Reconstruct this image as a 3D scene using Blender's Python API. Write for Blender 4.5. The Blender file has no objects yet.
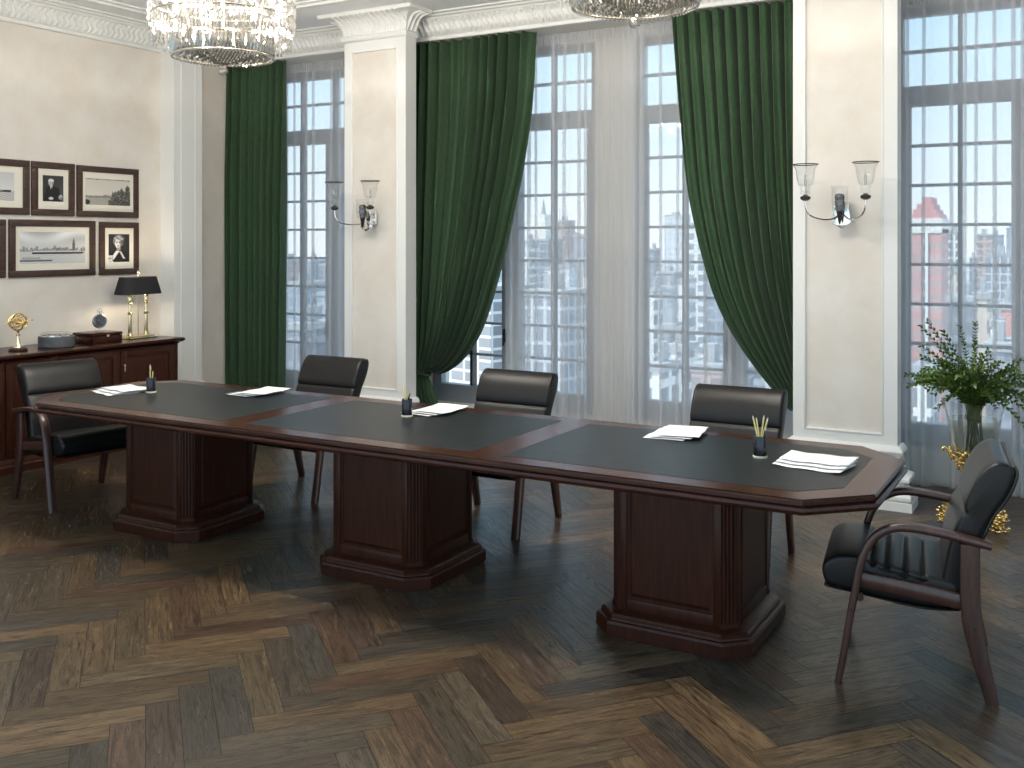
import bpy, bmesh, math, random
from mathutils import Vector, Matrix
R = math.radians
PI = math.pi
sc = bpy.context.scene
COL = sc.collection

# ------------------------------------------------------------------ helpers
def lin(r, g, b):
    f = lambda c: (c/255/12.92) if c/255 <= .04045 else ((c/255+.055)/1.055)**2.4
    return (f(r), f(g), f(b), 1)

def mat(name, col, rough=.5, metal=0., spec=.5, coat=0., coat_rough=.1, sheen=0., noise=0., nscale=8., nstretch=(1, 1, 1),
        bump=0., bscale=60., col2=None, aniso=False, bdist=.003):
    m = bpy.data.materials.new(name); m.use_nodes = True
    nt = m.node_tree; p = nt.nodes['Principled BSDF']
    col = tuple(col)[:3] + (1,)
    p.inputs['Base Color'].default_value = col
    p.inputs['Roughness'].default_value = rough
    p.inputs['Metallic'].default_value = metal
    p.inputs['Specular IOR Level'].default_value = spec
    p.inputs['Coat Weight'].default_value = coat
    p.inputs['Coat Roughness'].default_value = coat_rough
    p.inputs['Sheen Weight'].default_value = sheen
    if noise or bump:
        tc = nt.nodes.new('ShaderNodeTexCoord'); mp = nt.nodes.new('ShaderNodeMapping')
        mp.inputs['Scale'].default_value = nstretch
        nt.links.new(tc.outputs['Object'], mp.inputs['Vector'])
    if noise:
        n = nt.nodes.new('ShaderNodeTexNoise'); n.inputs['Scale'].default_value = nscale
        n.inputs['Detail'].default_value = 6; n.inputs['Roughness'].default_value = .6
        nt.links.new(mp.outputs[0], n.inputs['Vector'])
        r = nt.nodes.new('ShaderNodeValToRGB')
        c2 = col2 or tuple(min(1, c*(1+noise)) for c in col[:3])
        c1 = tuple(c*(1-noise) for c in col[:3]) if not col2 else col[:3]
        r.color_ramp.elements[0].position = .33; r.color_ramp.elements[1].position = .67
        r.color_ramp.elements[0].color = tuple(c1)[:3]+(1,); r.color_ramp.elements[1].color = tuple(c2)[:3]+(1,)
        nt.links.new(n.outputs['Fac'], r.inputs['Fac']); nt.links.new(r.outputs['Color'], p.inputs['Base Color'])
    if bump:
        n2 = nt.nodes.new('ShaderNodeTexNoise'); n2.inputs['Scale'].default_value = bscale; n2.inputs['Detail'].default_value = 4
        nt.links.new(mp.outputs[0], n2.inputs['Vector'])
        b = nt.nodes.new('ShaderNodeBump'); b.inputs['Strength'].default_value = bump; b.inputs['Distance'].default_value = bdist
        nt.links.new(n2.outputs['Fac'], b.inputs['Height']); nt.links.new(b.outputs['Normal'], p.inputs['Normal'])
    return m

def smooth_by_angle(me, ang=35):
    me.polygons.foreach_set('use_smooth', [True]*len(me.polygons))
    try: me.set_sharp_from_angle(angle=R(ang))
    except Exception: pass

def obj(name, bm, m, parent=None, smooth=35, recalc=True):
    if recalc: bmesh.ops.recalc_face_normals(bm, faces=bm.faces)
    me = bpy.data.meshes.new(name); bm.to_mesh(me); bm.free()
    if smooth: smooth_by_angle(me, smooth)
    for mm in (m if isinstance(m, (list, tuple)) else [m]): me.materials.append(mm)
    o = bpy.data.objects.new(name, me); COL.objects.link(o)
    if parent is not None: o.parent = parent
    return o

def tag(o, label=None, cat=None, group=None, kind=None):
    if label: o['label'] = label
    if cat: o['category'] = cat
    if group: o['group'] = group
    if kind: o['kind'] = kind
    return o

def thing(name, label, cat, loc=(0, 0, 0), rz=0., group=None):
    o = bpy.data.objects.new(name, None); COL.objects.link(o)
    o.empty_display_size = .1
    o.location = loc; o.rotation_euler = (0, 0, rz)
    return tag(o, label, cat, group)

def struct(name, bm, m, parent=None, smooth=30):
    o = obj(name, bm, m, parent, smooth)
    if parent is None: o['kind'] = 'structure'
    return o

def dup(root, loc, rz, label, group=None):
    r = root.copy(); COL.objects.link(r); r.location = loc; r.rotation_euler = (0, 0, rz); r['label'] = label
    if group: r['group'] = group
    for ch in list(root.children):
        c = ch.copy(); COL.objects.link(c); c.parent = r
        for g in list(ch.children):
            d = g.copy(); COL.objects.link(d); d.parent = c
    return r

B = bmesh.new

def box(bm, x0, x1, y0, y1, z0, z1, bev=0., seg=2, mi=0):
    vs = [bm.verts.new((x, y, z)) for z in (z0, z1) for y in (y0, y1) for x in (x0, x1)]
    fs = []
    for q in ((0, 2, 3, 1), (4, 5, 7, 6), (0, 1, 5, 4), (2, 6, 7, 3), (0, 4, 6, 2), (1, 3, 7, 5)):
        fs.append(bm.faces.new([vs[i] for i in q]))
    for f in fs: f.material_index = mi
    if bev:
        es = list({e for f in fs for e in f.edges})
        r = bmesh.ops.bevel(bm, geom=es, offset=bev, segments=seg, affect='EDGES', profile=.5)
        for f in r['faces']: f.material_index = mi
    return vs

def xform(bm, verts, M):
    for v in verts: v.co = M @ v.co

def prism(bm, pts, f, t0, t1, bev=0., seg=2, bang=30):
    """closed 2-D outline pts extruded from t0 to t1; f(p, t) -> 3-D"""
    a = [bm.verts.new(f(p, t0)) for p in pts]; b = [bm.verts.new(f(p, t1)) for p in pts]
    n = len(pts); fs = [bm.faces.new(a[::-1]), bm.faces.new(b)]
    for i in range(n): fs.append(bm.faces.new((a[i], a[(i+1) % n], b[(i+1) % n], b[i])))
    bmesh.ops.recalc_face_normals(bm, faces=fs)
    if bev:
        es = [e for e in {e for f_ in fs for e in f_.edges} if len(e.link_faces) == 2 and e.calc_face_angle(0) > R(bang)]
        bmesh.ops.bevel(bm, geom=es, offset=bev, segments=seg, affect='EDGES', profile=.5)
    return a+b

def lathe(bm, prof, n=32, c=(0, 0, 0), cap=True, mi=0, squash=None):
    rings = []
    for r, z in prof:
        rings.append([bm.verts.new((c[0]+r*math.cos(2*PI*i/n), c[1]+r*math.sin(2*PI*i/n), c[2]+z)) for i in range(n)])
    for a, b in zip(rings, rings[1:]):
        for i in range(n):
            f = bm.faces.new((a[i], a[(i+1) % n], b[(i+1) % n], b[i])); f.material_index = mi
    if cap:
        for rg in (rings[0][::-1], rings[-1]):
            if len(rg) > 2:
                f = bm.faces.new(rg); f.material_index = mi
    return [v for r in rings for v in r]

def tube(bm, pts, rad, n=8, cap=True, mi=0):
    pts = [Vector(p) for p in pts]
    if not callable(rad):
        r0 = rad; rad = lambda t: r0
    up = Vector((0, 0, 1)); rings = []; prev = None
    for i, p in enumerate(pts):
        t = (pts[min(i+1, len(pts)-1)]-pts[max(i-1, 0)]).normalized()
        if prev is None:
            a = t.cross(up)
            if a.length < 1e-3: a = t.cross(Vector((1, 0, 0)))
            a.normalize()
        else:
            a = (prev - t*prev.dot(t)).normalized()
        prev = a; b = t.cross(a); r = rad(i/(len(pts)-1))
        rings.append([bm.verts.new(p+(a*math.cos(2*PI*k/n)+b*math.sin(2*PI*k/n))*r) for k in range(n)])
    for a, b in zip(rings, rings[1:]):
        for k in range(n):
            f = bm.faces.new((a[k], a[(k+1) % n], b[(k+1) % n], b[k])); f.material_index = mi
    if cap:
        bm.faces.new(rings[0][::-1]).material_index = mi; bm.faces.new(rings[-1]).material_index = mi
    return [v for r in rings for v in r]

def catmull(pts, n=8, closed=False):
    P = [Vector(p) for p in pts]; out = []; m = len(P)
    for i in range(m if closed else m-1):
        if closed: p0, p1, p2, p3 = P[(i-1) % m], P[i], P[(i+1) % m], P[(i+2) % m]
        else: p0, p1, p2, p3 = P[max(i-1, 0)], P[i], P[i+1], P[min(i+2, m-1)]
        for k in range(n):
            t = k/n
            out.append(.5*((2*p1)+(-p0+p2)*t+(2*p0-5*p1+4*p2-p3)*t*t+(-p0+3*p1-3*p2+p3)*t**3))
    if not closed: out.append(P[-1])
    return out

def sweep(bm, path, prof, closed=False, mi=0):
    """profile [(offset, z)] swept along an XY path; offset is to the LEFT of travel; mitred"""
    n = len(path); rings = []
    for i in range(n):
        p = Vector(path[i][:2])
        if closed: a, b = Vector(path[i-1][:2]), Vector(path[(i+1) % n][:2])
        else: a = Vector(path[i-1][:2]) if i else None; b = Vector(path[i+1][:2]) if i < n-1 else None
        d1 = (p-a).normalized() if a is not None else None; d2 = (b-p).normalized() if b is not None else None
        d1 = d1 or d2; d2 = d2 or d1
        n1 = Vector((-d1.y, d1.x)); n2 = Vector((-d2.y, d2.x))
        mv = (n1+n2); mv = mv/max(.2, mv.dot(n1)) if mv.length > 1e-6 else n1
        rings.append([bm.verts.new((p.x+mv.x*o, p.y+mv.y*o, z)) for o, z in prof])
    rr = list(zip(rings, rings[1:])) + ([(rings[-1], rings[0])] if closed else [])
    for a, b in rr:
        for k in range(len(prof)-1):
            f = bm.faces.new((a[k], b[k], b[k+1], a[k+1])); f.material_index = mi
    if not closed:
        for rg in (rings[0], rings[-1]):
            try: bm.faces.new(rg).material_index = mi
            except Exception: pass
    return rings

def ico(bm, c, r, sub=1, scale=(1, 1, 1)):
    M = Matrix.Translation(c) @ Matrix.Diagonal((r*scale[0], r*scale[1], r*scale[2], 1))
    return bmesh.ops.create_icosphere(bm, subdivisions=sub, radius=1, matrix=M)['verts']

def uvs(bm, c, r, u=20, v=12, scale=(1, 1, 1)):
    M = Matrix.Translation(c) @ Matrix.Diagonal((r*scale[0], r*scale[1], r*scale[2], 1))
    return bmesh.ops.create_uvsphere(bm, u_segments=u, v_segments=v, radius=1, matrix=M)['verts']

# ------------------------------------------------------------------ camera
cam_d = bpy.data.cameras.new('camera'); cam = bpy.data.objects.new('camera', cam_d); COL.objects.link(cam)
cam_d.sensor_width = 36; cam_d.sensor_fit = 'HORIZONTAL'
cam_d.lens = 1005.4/1024*36
cam_d.shift_y = -(384-241.85)/1024
cam_d.clip_end = 6000
CAMZ = 1.73
cam.location = (0, 0, CAMZ)
cam.rotation_euler = (R(90), 0, math.atan2(.49885, .86669))
sc.camera = cam

# ------------------------------------------------------------------ materials
M_WHITE = mat('white_plaster', (.80, .80, .78), .55, bump=.05, bscale=30)
M_CEIL = mat('ceiling_paint', (.87, .89, .91), .7)
M_BEIGE = mat('beige_venetian_plaster', (.70, .635, .56), .5, noise=1, nscale=2.6, col2=(.78, .74, .69), bump=.08, bscale=9)
M_WOOD = mat('dark_mahogany', (.037, .0098, .0045), .36, coat=.06, coat_rough=.15, noise=.40, nscale=9, nstretch=(6, 6, .5), spec=.2)
M_WOODX = mat('dark_mahogany_top', (.036, .0102, .0058), .26, coat=.08, coat_rough=.1, noise=.38, nscale=9, nstretch=(.6, 6, 6), spec=.24)
M_CWOOD = mat('chair_red_brown_wood', (.052, .020, .014), .36, coat=.25, coat_rough=.2, noise=.3, nscale=14, nstretch=(5, 5, .6))
M_LEATHER = mat('black_leather', (.0085, .008, .008), .37, spec=.31, bump=.22, bscale=130, bdist=.002)
M_INLAY = mat('table_leather', (.0125, .0150, .0165), .38, spec=.2, noise=.35, nscale=24, bump=.5, bscale=55, bdist=.002)
M_SHELL = mat('black_shell', (.01, .01, .01), .35)
M_BRASS = mat('pale_brass', (.90, .78, .52), .24, metal=1)
M_GOLD = mat('antique_gold', (.84, .61, .25), .24, metal=1, bump=.5, bscale=70, bdist=.006)
M_CHROME = mat('chrome', (.82, .82, .83), .12, metal=1)
M_STEEL = mat('silver', (.60, .62, .64), .28, metal=1)
M_DARKMETAL = mat('dark_bronze', (.035, .03, .028), .3, metal=.6)
M_FRAMEMETAL = mat('window_frame_paint', (.30, .31, .325), .45); M_BAR = mat('dark_sash_bar', (.03, .03, .033), .4)
M_SHADE = mat('black_lampshade', (.008, .008, .009), .75)
M_PAPER = mat('paper', (.86, .86, .85), .75)
M_YELLOW = mat('pencil_yellow', (.72, .60, .24), .45)
M_TAN = mat('pencil_tip', (.75, .62, .42), .6)
M_BLACKPL = mat('black_plastic', (.012, .013, .02), .22)
M_CREAM = mat('cream_disc', (.62, .55, .42), .4)
M_PFRAME = mat('walnut_frame', (.050, .026, .019), .45, noise=.35, nscale=18, nstretch=(1, 1, 3))
M_MATB = mat('passepartout', (.78, .74, .64), .8)
M_GREYDRUM = mat('grey_drum_leather', (.085, .09, .095), .5)
M_GREEN = mat('green_velvet', (.042, .082, .041), .85, sheen=.12, spec=.15, noise=.16, nscale=60, nstretch=(1, 1, .3), bump=.25, bscale=90, bdist=.004)
M_LEAF = mat('leaf_green', (.075, .135, .020), .42, noise=.5, nscale=25)
M_STEM = mat('stem_green', (.035, .06, .015), .6)
M_GROUND = mat('city_ground', (.42, .42, .44), .9)

def mix_mat(name, fac, col, gloss=.0, rough=.02):
    """see-through material: transparent + glossy by fresnel"""
    m = bpy.data.materials.new(name); m.use_nodes = True; nt = m.node_tree; nt.nodes.clear()
    out = nt.nodes.new('ShaderNodeOutputMaterial'); tr = nt.nodes.new('ShaderNodeBsdfTransparent')
    tr.inputs['Color'].default_value = col
    gl = nt.nodes.new('ShaderNodeBsdfGlossy'); gl.inputs['Roughness'].default_value = rough
    lw = nt.nodes.new('ShaderNodeLayerWeight'); lw.inputs['Blend'].default_value = .5
    pw = nt.nodes.new('ShaderNodeMath'); pw.operation = 'POWER'; pw.inputs[1].default_value = 4.5
    mu = nt.nodes.new('ShaderNodeMath'); mu.operation = 'MULTIPLY_ADD'; mu.inputs[1].default_value = .75; mu.inputs[2].default_value = .035+gloss
    mu.use_clamp = True; mx = nt.nodes.new('ShaderNodeMixShader')
    nt.links.new(lw.outputs['Facing'], pw.inputs[0]); nt.links.new(pw.outputs[0], mu.inputs[0]); nt.links.new(mu.outputs[0], mx.inputs[0])
    nt.links.new(tr.outputs[0], mx.inputs[1]); nt.links.new(gl.outputs[0], mx.inputs[2])
    nt.links.new(mx.outputs[0], out.inputs[0])
    return m
M_GLASS = mix_mat('window_glass', 0, (.97, .985, .99, 1))
M_VGLASS = mix_mat('clear_vase_glass', 0, (.985, .99, .99, 1), .03)
M_WATER = mix_mat('vase_water', 0, (.86, .84, .78, 1), .02)

def crystal_mat():
    m = bpy.data.materials.new('crystal'); m.use_nodes = True; nt = m.node_tree; nt.nodes.clear()
    out = nt.nodes.new('ShaderNodeOutputMaterial')
    tr = nt.nodes.new('ShaderNodeBsdfTransparent'); tr.inputs['Color'].default_value = (.95, .95, .94, 1)
    gl = nt.nodes.new('ShaderNodeBsdfGlossy'); gl.inputs['Roughness'].default_value = .05; gl.inputs['Color'].default_value = (.55, .54, .52, 1)
    tl = nt.nodes.new('ShaderNodeBsdfTranslucent'); tl.inputs['Color'].default_value = (.9, .89, .86, 1)
    a = nt.nodes.new('ShaderNodeMixShader'); a.inputs[0].default_value = .012
    b = nt.nodes.new('ShaderNodeMixShader'); b.inputs[0].default_value = .40
    nt.links.new(gl.outputs[0], a.inputs[1]); nt.links.new(tl.outputs[0], a.inputs[2])
    nt.links.new(tr.outputs[0], b.inputs[1]); nt.links.new(a.outputs[0], b.inputs[2]); nt.links.new(b.outputs[0], out.inputs[0])
    return m
M_CRYSTAL = crystal_mat()

def sheer_mat(alpha=.42):
    m = bpy.data.materials.new('sheer_voile'); m.use_nodes = True; nt = m.node_tree; nt.nodes.clear()
    out = nt.nodes.new('ShaderNodeOutputMaterial')
    tr = nt.nodes.new('ShaderNodeBsdfTransparent')
    df = nt.nodes.new('ShaderNodeBsdfDiffuse'); df.inputs['Color'].default_value = (.76, .76, .775, 1)
    tl = nt.nodes.new('ShaderNodeBsdfTranslucent'); tl.inputs['Color'].default_value = (.76, .76, .775, 1)
    a = nt.nodes.new('ShaderNodeMixShader'); a.inputs[0].default_value = .5
    b = nt.nodes.new('ShaderNodeMixShader'); b.inputs[0].default_value = alpha
    nt.links.new(df.outputs[0], a.inputs[1]); nt.links.new(tl.outputs[0], a.inputs[2])
    nt.links.new(tr.outputs[0], b.inputs[1]); nt.links.new(a.outputs[0], b.inputs[2]); nt.links.new(b.outputs[0], out.inputs[0])
    return m
M_SHEER = sheer_mat()

def emis(name, col, s):
    m = bpy.data.materials.new(name); m.use_nodes = True; nt = m.node_tree; nt.nodes.clear()
    o = nt.nodes.new('ShaderNodeOutputMaterial'); e = nt.nodes.new('ShaderNodeEmission')
    e.inputs[0].default_value = tuple(col)+(1,); e.inputs[1].default_value = s
    nt.links.new(e.outputs[0], o.inputs[0]); return m
M_BULB = emis('lit_bulb', (1, .86, .66), 30)

# ------------------------------------------------------------------ room shell
XL, YW, YBEAM, ZC = -7.55, 7.85, 7.33, 3.70
YB, XR = .3, 4.2

# floor: 0.60 x 0.12 m planks in herringbone, turned 50 degrees to the walls
def build_floor():
    rng = random.Random(4)
    a = R(50.1); e1 = Vector((-math.sin(a), math.cos(a))); e2 = Vector((math.cos(a), math.sin(a)))
    w = .12; x0, y0 = .13, 3.52
    bm = B(); uv = bm.loops.layers.uv.new('UVMap'); cl = bm.loops.layers.float_color.new('plank')
    tones = [(.108, .069, .038), (.092, .060, .034), (.070, .053, .036), (.050, .041, .031), (.118, .077, .042), (.068, .041, .026), (.078, .057, .036), (.056, .037, .026), (.098, .067, .038), (.084, .060, .035), (.056, .047, .038)]
    g = .0011
    def quad(xa, xb, ya, yb, vert):
        c = e2*((xa+xb)/2)+e1*((ya+yb)/2)
        if not (XL-.4 < c.x < XR+.4 and 1.75 < c.y < 8.3): return
        t = rng.choice(tones); k = rng.uniform(.74, 1.12); col = (t[0]*k, t[1]*k, t[2]*k, 1)
        P = [(xa+g, ya+g), (xb-g, ya+g), (xb-g, yb-g), (xa+g, yb-g)]
        vs = [bm.verts.new((*(e2*p[0]+e1*p[1]), 0)) for p in P]
        f = bm.faces.new(vs); ou, ov = rng.uniform(0, 40), rng.uniform(0, 40)
        for l, p in zip(f.loops, P):
            l[cl] = col
            l[uv].uv = ((p[1]+ou, p[0]+ov) if vert else (p[0]+ou, p[1]+ov))
    N = 110
    for i in range(-N, N):
        for j in range(-N, N):
            m = (j-i) % 10
            X, Y = x0+i*w, y0+j*w
            if m == 0: quad(X, X+w, Y, Y+5*w, True)
            if m == 9: quad(X, X+5*w, Y, Y+w, False)
    m = bpy.data.materials.new('herringbone_oak'); m.use_nodes = True; nt = m.node_tree; p = nt.nodes['Principled BSDF']
    at = nt.nodes.new('ShaderNodeAttribute'); at.attribute_name = 'plank'
    uvn = nt.nodes.new('ShaderNodeUVMap'); uvn.uv_map = 'UVMap'
    mp = nt.nodes.new('ShaderNodeMapping'); mp.inputs['Scale'].default_value = (1.6, 24, 1)
    n = nt.nodes.new('ShaderNodeTexNoise'); n.inputs['Scale'].default_value = 3.2; n.inputs['Detail'].default_value = 8; n.inputs['Roughness'].default_value = .65; n.inputs['Distortion'].default_value = 1.4
    nt.links.new(uvn.outputs[0], mp.inputs[0]); nt.links.new(mp.outputs[0], n.inputs['Vector'])
    rp = nt.nodes.new('ShaderNodeValToRGB'); rp.color_ramp.elements[0].position = .37; rp.color_ramp.elements[1].position = .60
    rp.color_ramp.elements[0].color = (.22, .20, .19, 1); rp.color_ramp.elements[1].color = (1.38, 1.36, 1.33, 1)
    nt.links.new(n.outputs['Fac'], rp.inputs[0])
    mx = nt.nodes.new('ShaderNodeMix'); mx.data_type = 'RGBA'; mx.blend_type = 'MULTIPLY'; mx.inputs[0].default_value = 1
    nt.links.new(at.outputs['Color'], mx.inputs[6]); nt.links.new(rp.outputs[0], mx.inputs[7]); nt.links.new(mx.outputs[2], p.inputs['Base Color'])
    rr = nt.nodes.new('ShaderNodeMapRange'); rr.inputs[1].default_value = .3; rr.inputs[2].default_value = .7; rr.inputs[3].default_value = .40; rr.inputs[4].default_value = .24
    nt.links.new(n.outputs['Fac'], rr.inputs[0]); nt.links.new(rr.outputs[0], p.inputs['Roughness'])
    bp = nt.nodes.new('ShaderNodeBump'); bp.inputs['Strength'].default_value = .10; bp.inputs['Distance'].default_value = .001
    nt.links.new(n.outputs['Fac'], bp.inputs['Height']); nt.links.new(bp.outputs[0], p.inputs['Normal'])
    p.inputs['Specular IOR Level'].default_value = .32
    o = obj('floor', bm, m, None, 0); o['kind'] = 'structure'
    bm = B(); box(bm, XL-.3, XR+.3, 1.6, 8.1, -.2, -.003)
    u = obj('subfloor', bm, mat('subfloor', (.012, .009, .007), .8), o, 0)
    return o
build_floor()
bm = B(); box(bm, XL-3, XR+5, -9, 1.59, -.2, -.004); struct('added_bounce_slab', bm, mat('pale_bounce_surface', (.50, .48, .45), .8, noise=.1, nscale=3), smooth=0)  # unseen pale slab behind the camera, added to bounce sunlight into the room

bm = B(); box(bm, XL-.25, XR+.25, YB, 8.15, ZC, ZC+.2); ceil = struct('ceiling', bm, M_CEIL, smooth=0)
# flat mouldings on the ceiling: an inner raised border with corner scrolls
bm = B()
def rail_rect(bm, x0, x1, y0, y1, w, z0, z1):
    for a in ((x0, x1, y0, y0+w), (x0, x1, y1-w, y1), (x0, x0+w, y0+w, y1-w), (x1-w, x1, y0+w, y1-w)):
        box(bm, a[0], a[1], a[2], a[3], z0, z1, .004, 1)
rail_rect(bm, -7.06, 3.4, .5, 6.42, .05, ZC-.022, ZC+.002)
rail_rect(bm, -6.94, 3.28, .6, 6.30, .02, ZC-.014, ZC+.002)
for k in range(9):
    a = k*.7; r = .03+.012*k
    ico(bm, (-6.7+r*math.cos(a), 6.06+r*math.sin(a), ZC-.006), .03, 1, (1, 1, .4))
    ico(bm, (-5.3+r*math.cos(a)*1.6, 6.1+r*math.sin(a), ZC-.006), .03, 1, (1.4, 1, .4))
obj('ceiling_moulding', bm, M_WHITE, ceil)

bm = B(); box(bm, XL-.25, XL, -3.5, 8.15, -.01, ZC+.01); struct('wall_left', bm, M_BEIGE, smooth=0)
bm = B(); box(bm, XR, XR+.25, 3.6, 8.15, -.01, ZC+.01); struct('wall_right', bm, M_BEIGE, smooth=0)

# window wall: head beam, parapet below the sashes and piers between them
WIN = [-6.565, -4.513, -2.46, -.39]
HW, ZB, ZT = .85, .245, 3.43
bm = B()
box(bm, XL, XR, YBEAM, 8.10, 3.50, ZC)
box(bm, XL, XR, YW-.06, 8.10, ZT, 3.50)
box(bm, XL, XR, YW-.06, 8.10, 0, ZB)
edges = [XL]+[e for c in WIN for e in (c-HW, c+HW)]+[XR]
for a, b in zip(edges[::2], edges[1::2]):
    if b-a > .01: box(bm, a, b, YW-.06, 8.10, ZB, ZT)
struct('wall_window', bm, mat('window_wall_plaster', (.70, .67, .61), .6), smooth=0)
bm = B()
for c0, c1 in ((-5.58, -5.36), (-1.60, -1.30)): box(bm, c0, c1, 7.0, 7.82, 0, 3.5)
struct('wall_piers', bm, M_BEIGE, smooth=0)

# windows
def make_window(n, cx):
    bm = B(); y0, y1 = YW-.035, YW+.06
    bx = lambda a, b, c, d, yy0=y0, yy1=y1: box(bm, cx+a, cx+b, yy0, yy1, c, d, .004, 1)
    bx(-HW, -.80, ZB, ZT); bx(.80, HW, ZB, ZT); bx(-.80, .80, 3.375, ZT); bx(-.80, .80, 2.72, 2.865); bx(-.80, .80, ZB, .41)
    bx(-.80, -.752, .41, 2.72, y0+.008, y1-.008); bx(.752, .80, .41, 2.72, y0+.008, y1-.008)
    bx(-.088, .088, .41, 2.72, y0-.01, y1+.01)
    for s in (-1, 1): bx(s*.42-.014, s*.42+.014, 2.865, 3.375, y0+.01, y1-.01)
    bx(-.014, .014, 2.865, 3.375, y0+.01, y1-.01)
    for k in range(1, 8):
        z = .41+.28875*k
        for s in (-1, 1): bx(min(s*.752, s*.088), max(s*.752, s*.088), z-.011, z+.011, y0+.018, y1-.018)
    bx(-.80, .80, 3.109, 3.131, y0+.018, y1-.018)
    w = struct('window_%d' % n, bm, M_FRAMEMETAL)
    for s in (-1, 1):
        bm = B(); box(bm, cx+s*.42-.014, cx+s*.42+.014, y0+.002, y1-.01, .41, 2.72, .003, 1); tag(obj('sash_bar', bm, M_BAR, w), 'dark vertical sash bar')
    bm = B(); box(bm, cx-.81, cx+.81, YW+.010, YW+.016, .40, 3.39)
    obj('glass_pane', bm, M_GLASS, w, 0)
    bm = B(); box(bm, cx-.06, cx-.03, y0-.05, y0-.008, .83, .95, .006, 1); box(bm, cx-.052, cx-.038, y0-.065, y0-.045, .80, .89, .004, 1)
    obj('window_handle', bm, M_DARKMETAL, w)
    return w
for i, c in enumerate(WIN): make_window(i+1, c)

# pilasters: white shaft with a sunk beige panel, moulded base, fluted capital
BASE = [(0, .40), (.012, .40), (.03, .385), (.038, .365), (.03, .345), (.018, .335), (.022, .26), (.035, .225), (.075, .215), (.085, .205), (.085, .185), (.055, .18), (.045, .13), (.052, .118), (.085, .108), (.098, .09), (.098, .072), (.08, .058), (.105, .054), (.105, 0), (0, 0)]
def cav(t):      # concave flare used by the capitals, t 0..1 -> (offset, z)
    return (.006+.15*(1-math.cos(t*PI/2)), 3.53+.140*math.sin(t*PI/2))
CAP = [(0, 3.47), (.012, 3.475), (.022, 3.49), (.022, 3.515), (.012, 3.522)]+[cav(t/8) for t in range(9)]+[(.165, 3.672), (.168, 3.690), (.175, 3.702), (0, 3.702)]
def flute_run(bm, p0, p1, nrm, prof, pitch=.054, sway=.012, rad=.0150):
    p0 = Vector(p0); p1 = Vector(p1); L = (p1-p0).length; d = (p1-p0).normalized(); n = max(1, int(L/pitch)); nrm = Vector(nrm)
    for k in range(n):
        q = p0+d*(L*(k+.5)/n); pts = []
        for t in range(8):
            o, z = prof(t/7); s = q+d*(sway*math.sin(t/7*2*PI))+nrm*(o+.003)
            pts.append((s.x, s.y, z))
        tube(bm, pts, lambda t: rad*(.75+.25*math.sin(t*PI)), 5)
def pilaster(n, x0, x1, y0, y1):
    bm = B()
    px0, px1, pz0, pz1 = x0+.072, x1-.085, .46, 3.39
    box(bm, x0, px0, y0, y1, 0, 3.53); box(bm, px1, x1, y0, y1, 0, 3.53)
    box(bm, px0, px1, y0, y1, 0, pz0); box(bm, px0, px1, y0, y1, pz1, 3.53); box(bm, px0, px1, y0+.03, y1, pz0, pz1)
    s = struct('trim_%d' % n, bm, M_WHITE, smooth=0)
    bm = B(); box(bm, px0+.001, px1-.001, y0+.016, y0+.032, pz0+.001, pz1-.001); obj('plaster_panel', bm, M_BEIGE, s, 0)
    bm = B(); sweep(bm, [(px0, y0), (px1, y0), (px1, y0+.0001)][:2], [(0, 0), (0, .001)]) if False else None
    for a in ((px0, px0+.014, pz0, pz1), (px1-.014, px1, pz0, pz1), (px0+.014, px1-.014, pz0, pz0+.014), (px0+.014, px1-.014, pz1-.014, pz1)):
        box(bm, a[0], a[1], y0-.006, y0+.02, a[2], a[3], .005, 2)
    obj('panel_moulding', bm, M_WHITE, s)
    path = [(x1, y1), (x1, y0), (x0, y0), (x0, y1)]
    bm = B(); sweep(bm, path[::-1], [(-o, z) for o, z in BASE]); obj('base_moulding', bm, M_WHITE, s)
    bm = B(); sweep(bm, path[::-1], [(-o, z) for o, z in CAP])
    flute_run(bm, (x0-.03, y0, 0), (x1+.03, y0, 0), (0, -1, 0), cav); flute_run(bm, (x1, y0-.02, 0), (x1, y1, 0), (1, 0, 0), cav); flute_run(bm, (x0, y0-.02, 0), (x0, y1, 0), (-1, 0, 0), cav)
    obj('fluted_capital', bm, M_WHITE, s)
    return s
pilaster(1, -5.68, -5.02, 6.92, 7.07)
pilaster(2, -1.765, -1.09, 6.92, 7.07)
# pilaster standing on the left wall
bm = B(); box(bm, XL-.01, -7.37, 6.52, 6.86, 0, ZC)
s3 = struct('trim_3', bm, M_WHITE, smooth=0)
bm = B()
for a in ((6.60, 6.608, .46, 3.39), (6.768, 6.776, .46, 3.39)): box(bm, -7.372, -7.3675, a[0], a[1], a[2], a[3], .004, 1)
obj('panel_moulding', bm, M_WHITE, s3)
bm = B(); sweep(bm, [(XL, 6.52), (-7.37, 6.52), (-7.37, 6.86), (XL, 6.86)], [(-o, z) for o, z in BASE]); obj('base_moulding', bm, M_WHITE, s3)
bm = B(); sweep(bm, [(XL, 6.52), (-7.37, 6.52), (-7.37, 6.86), (XL, 6.86)], [(-o, z) for o, z in CAP]); obj('fluted_capital', bm, M_WHITE, s3)

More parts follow.
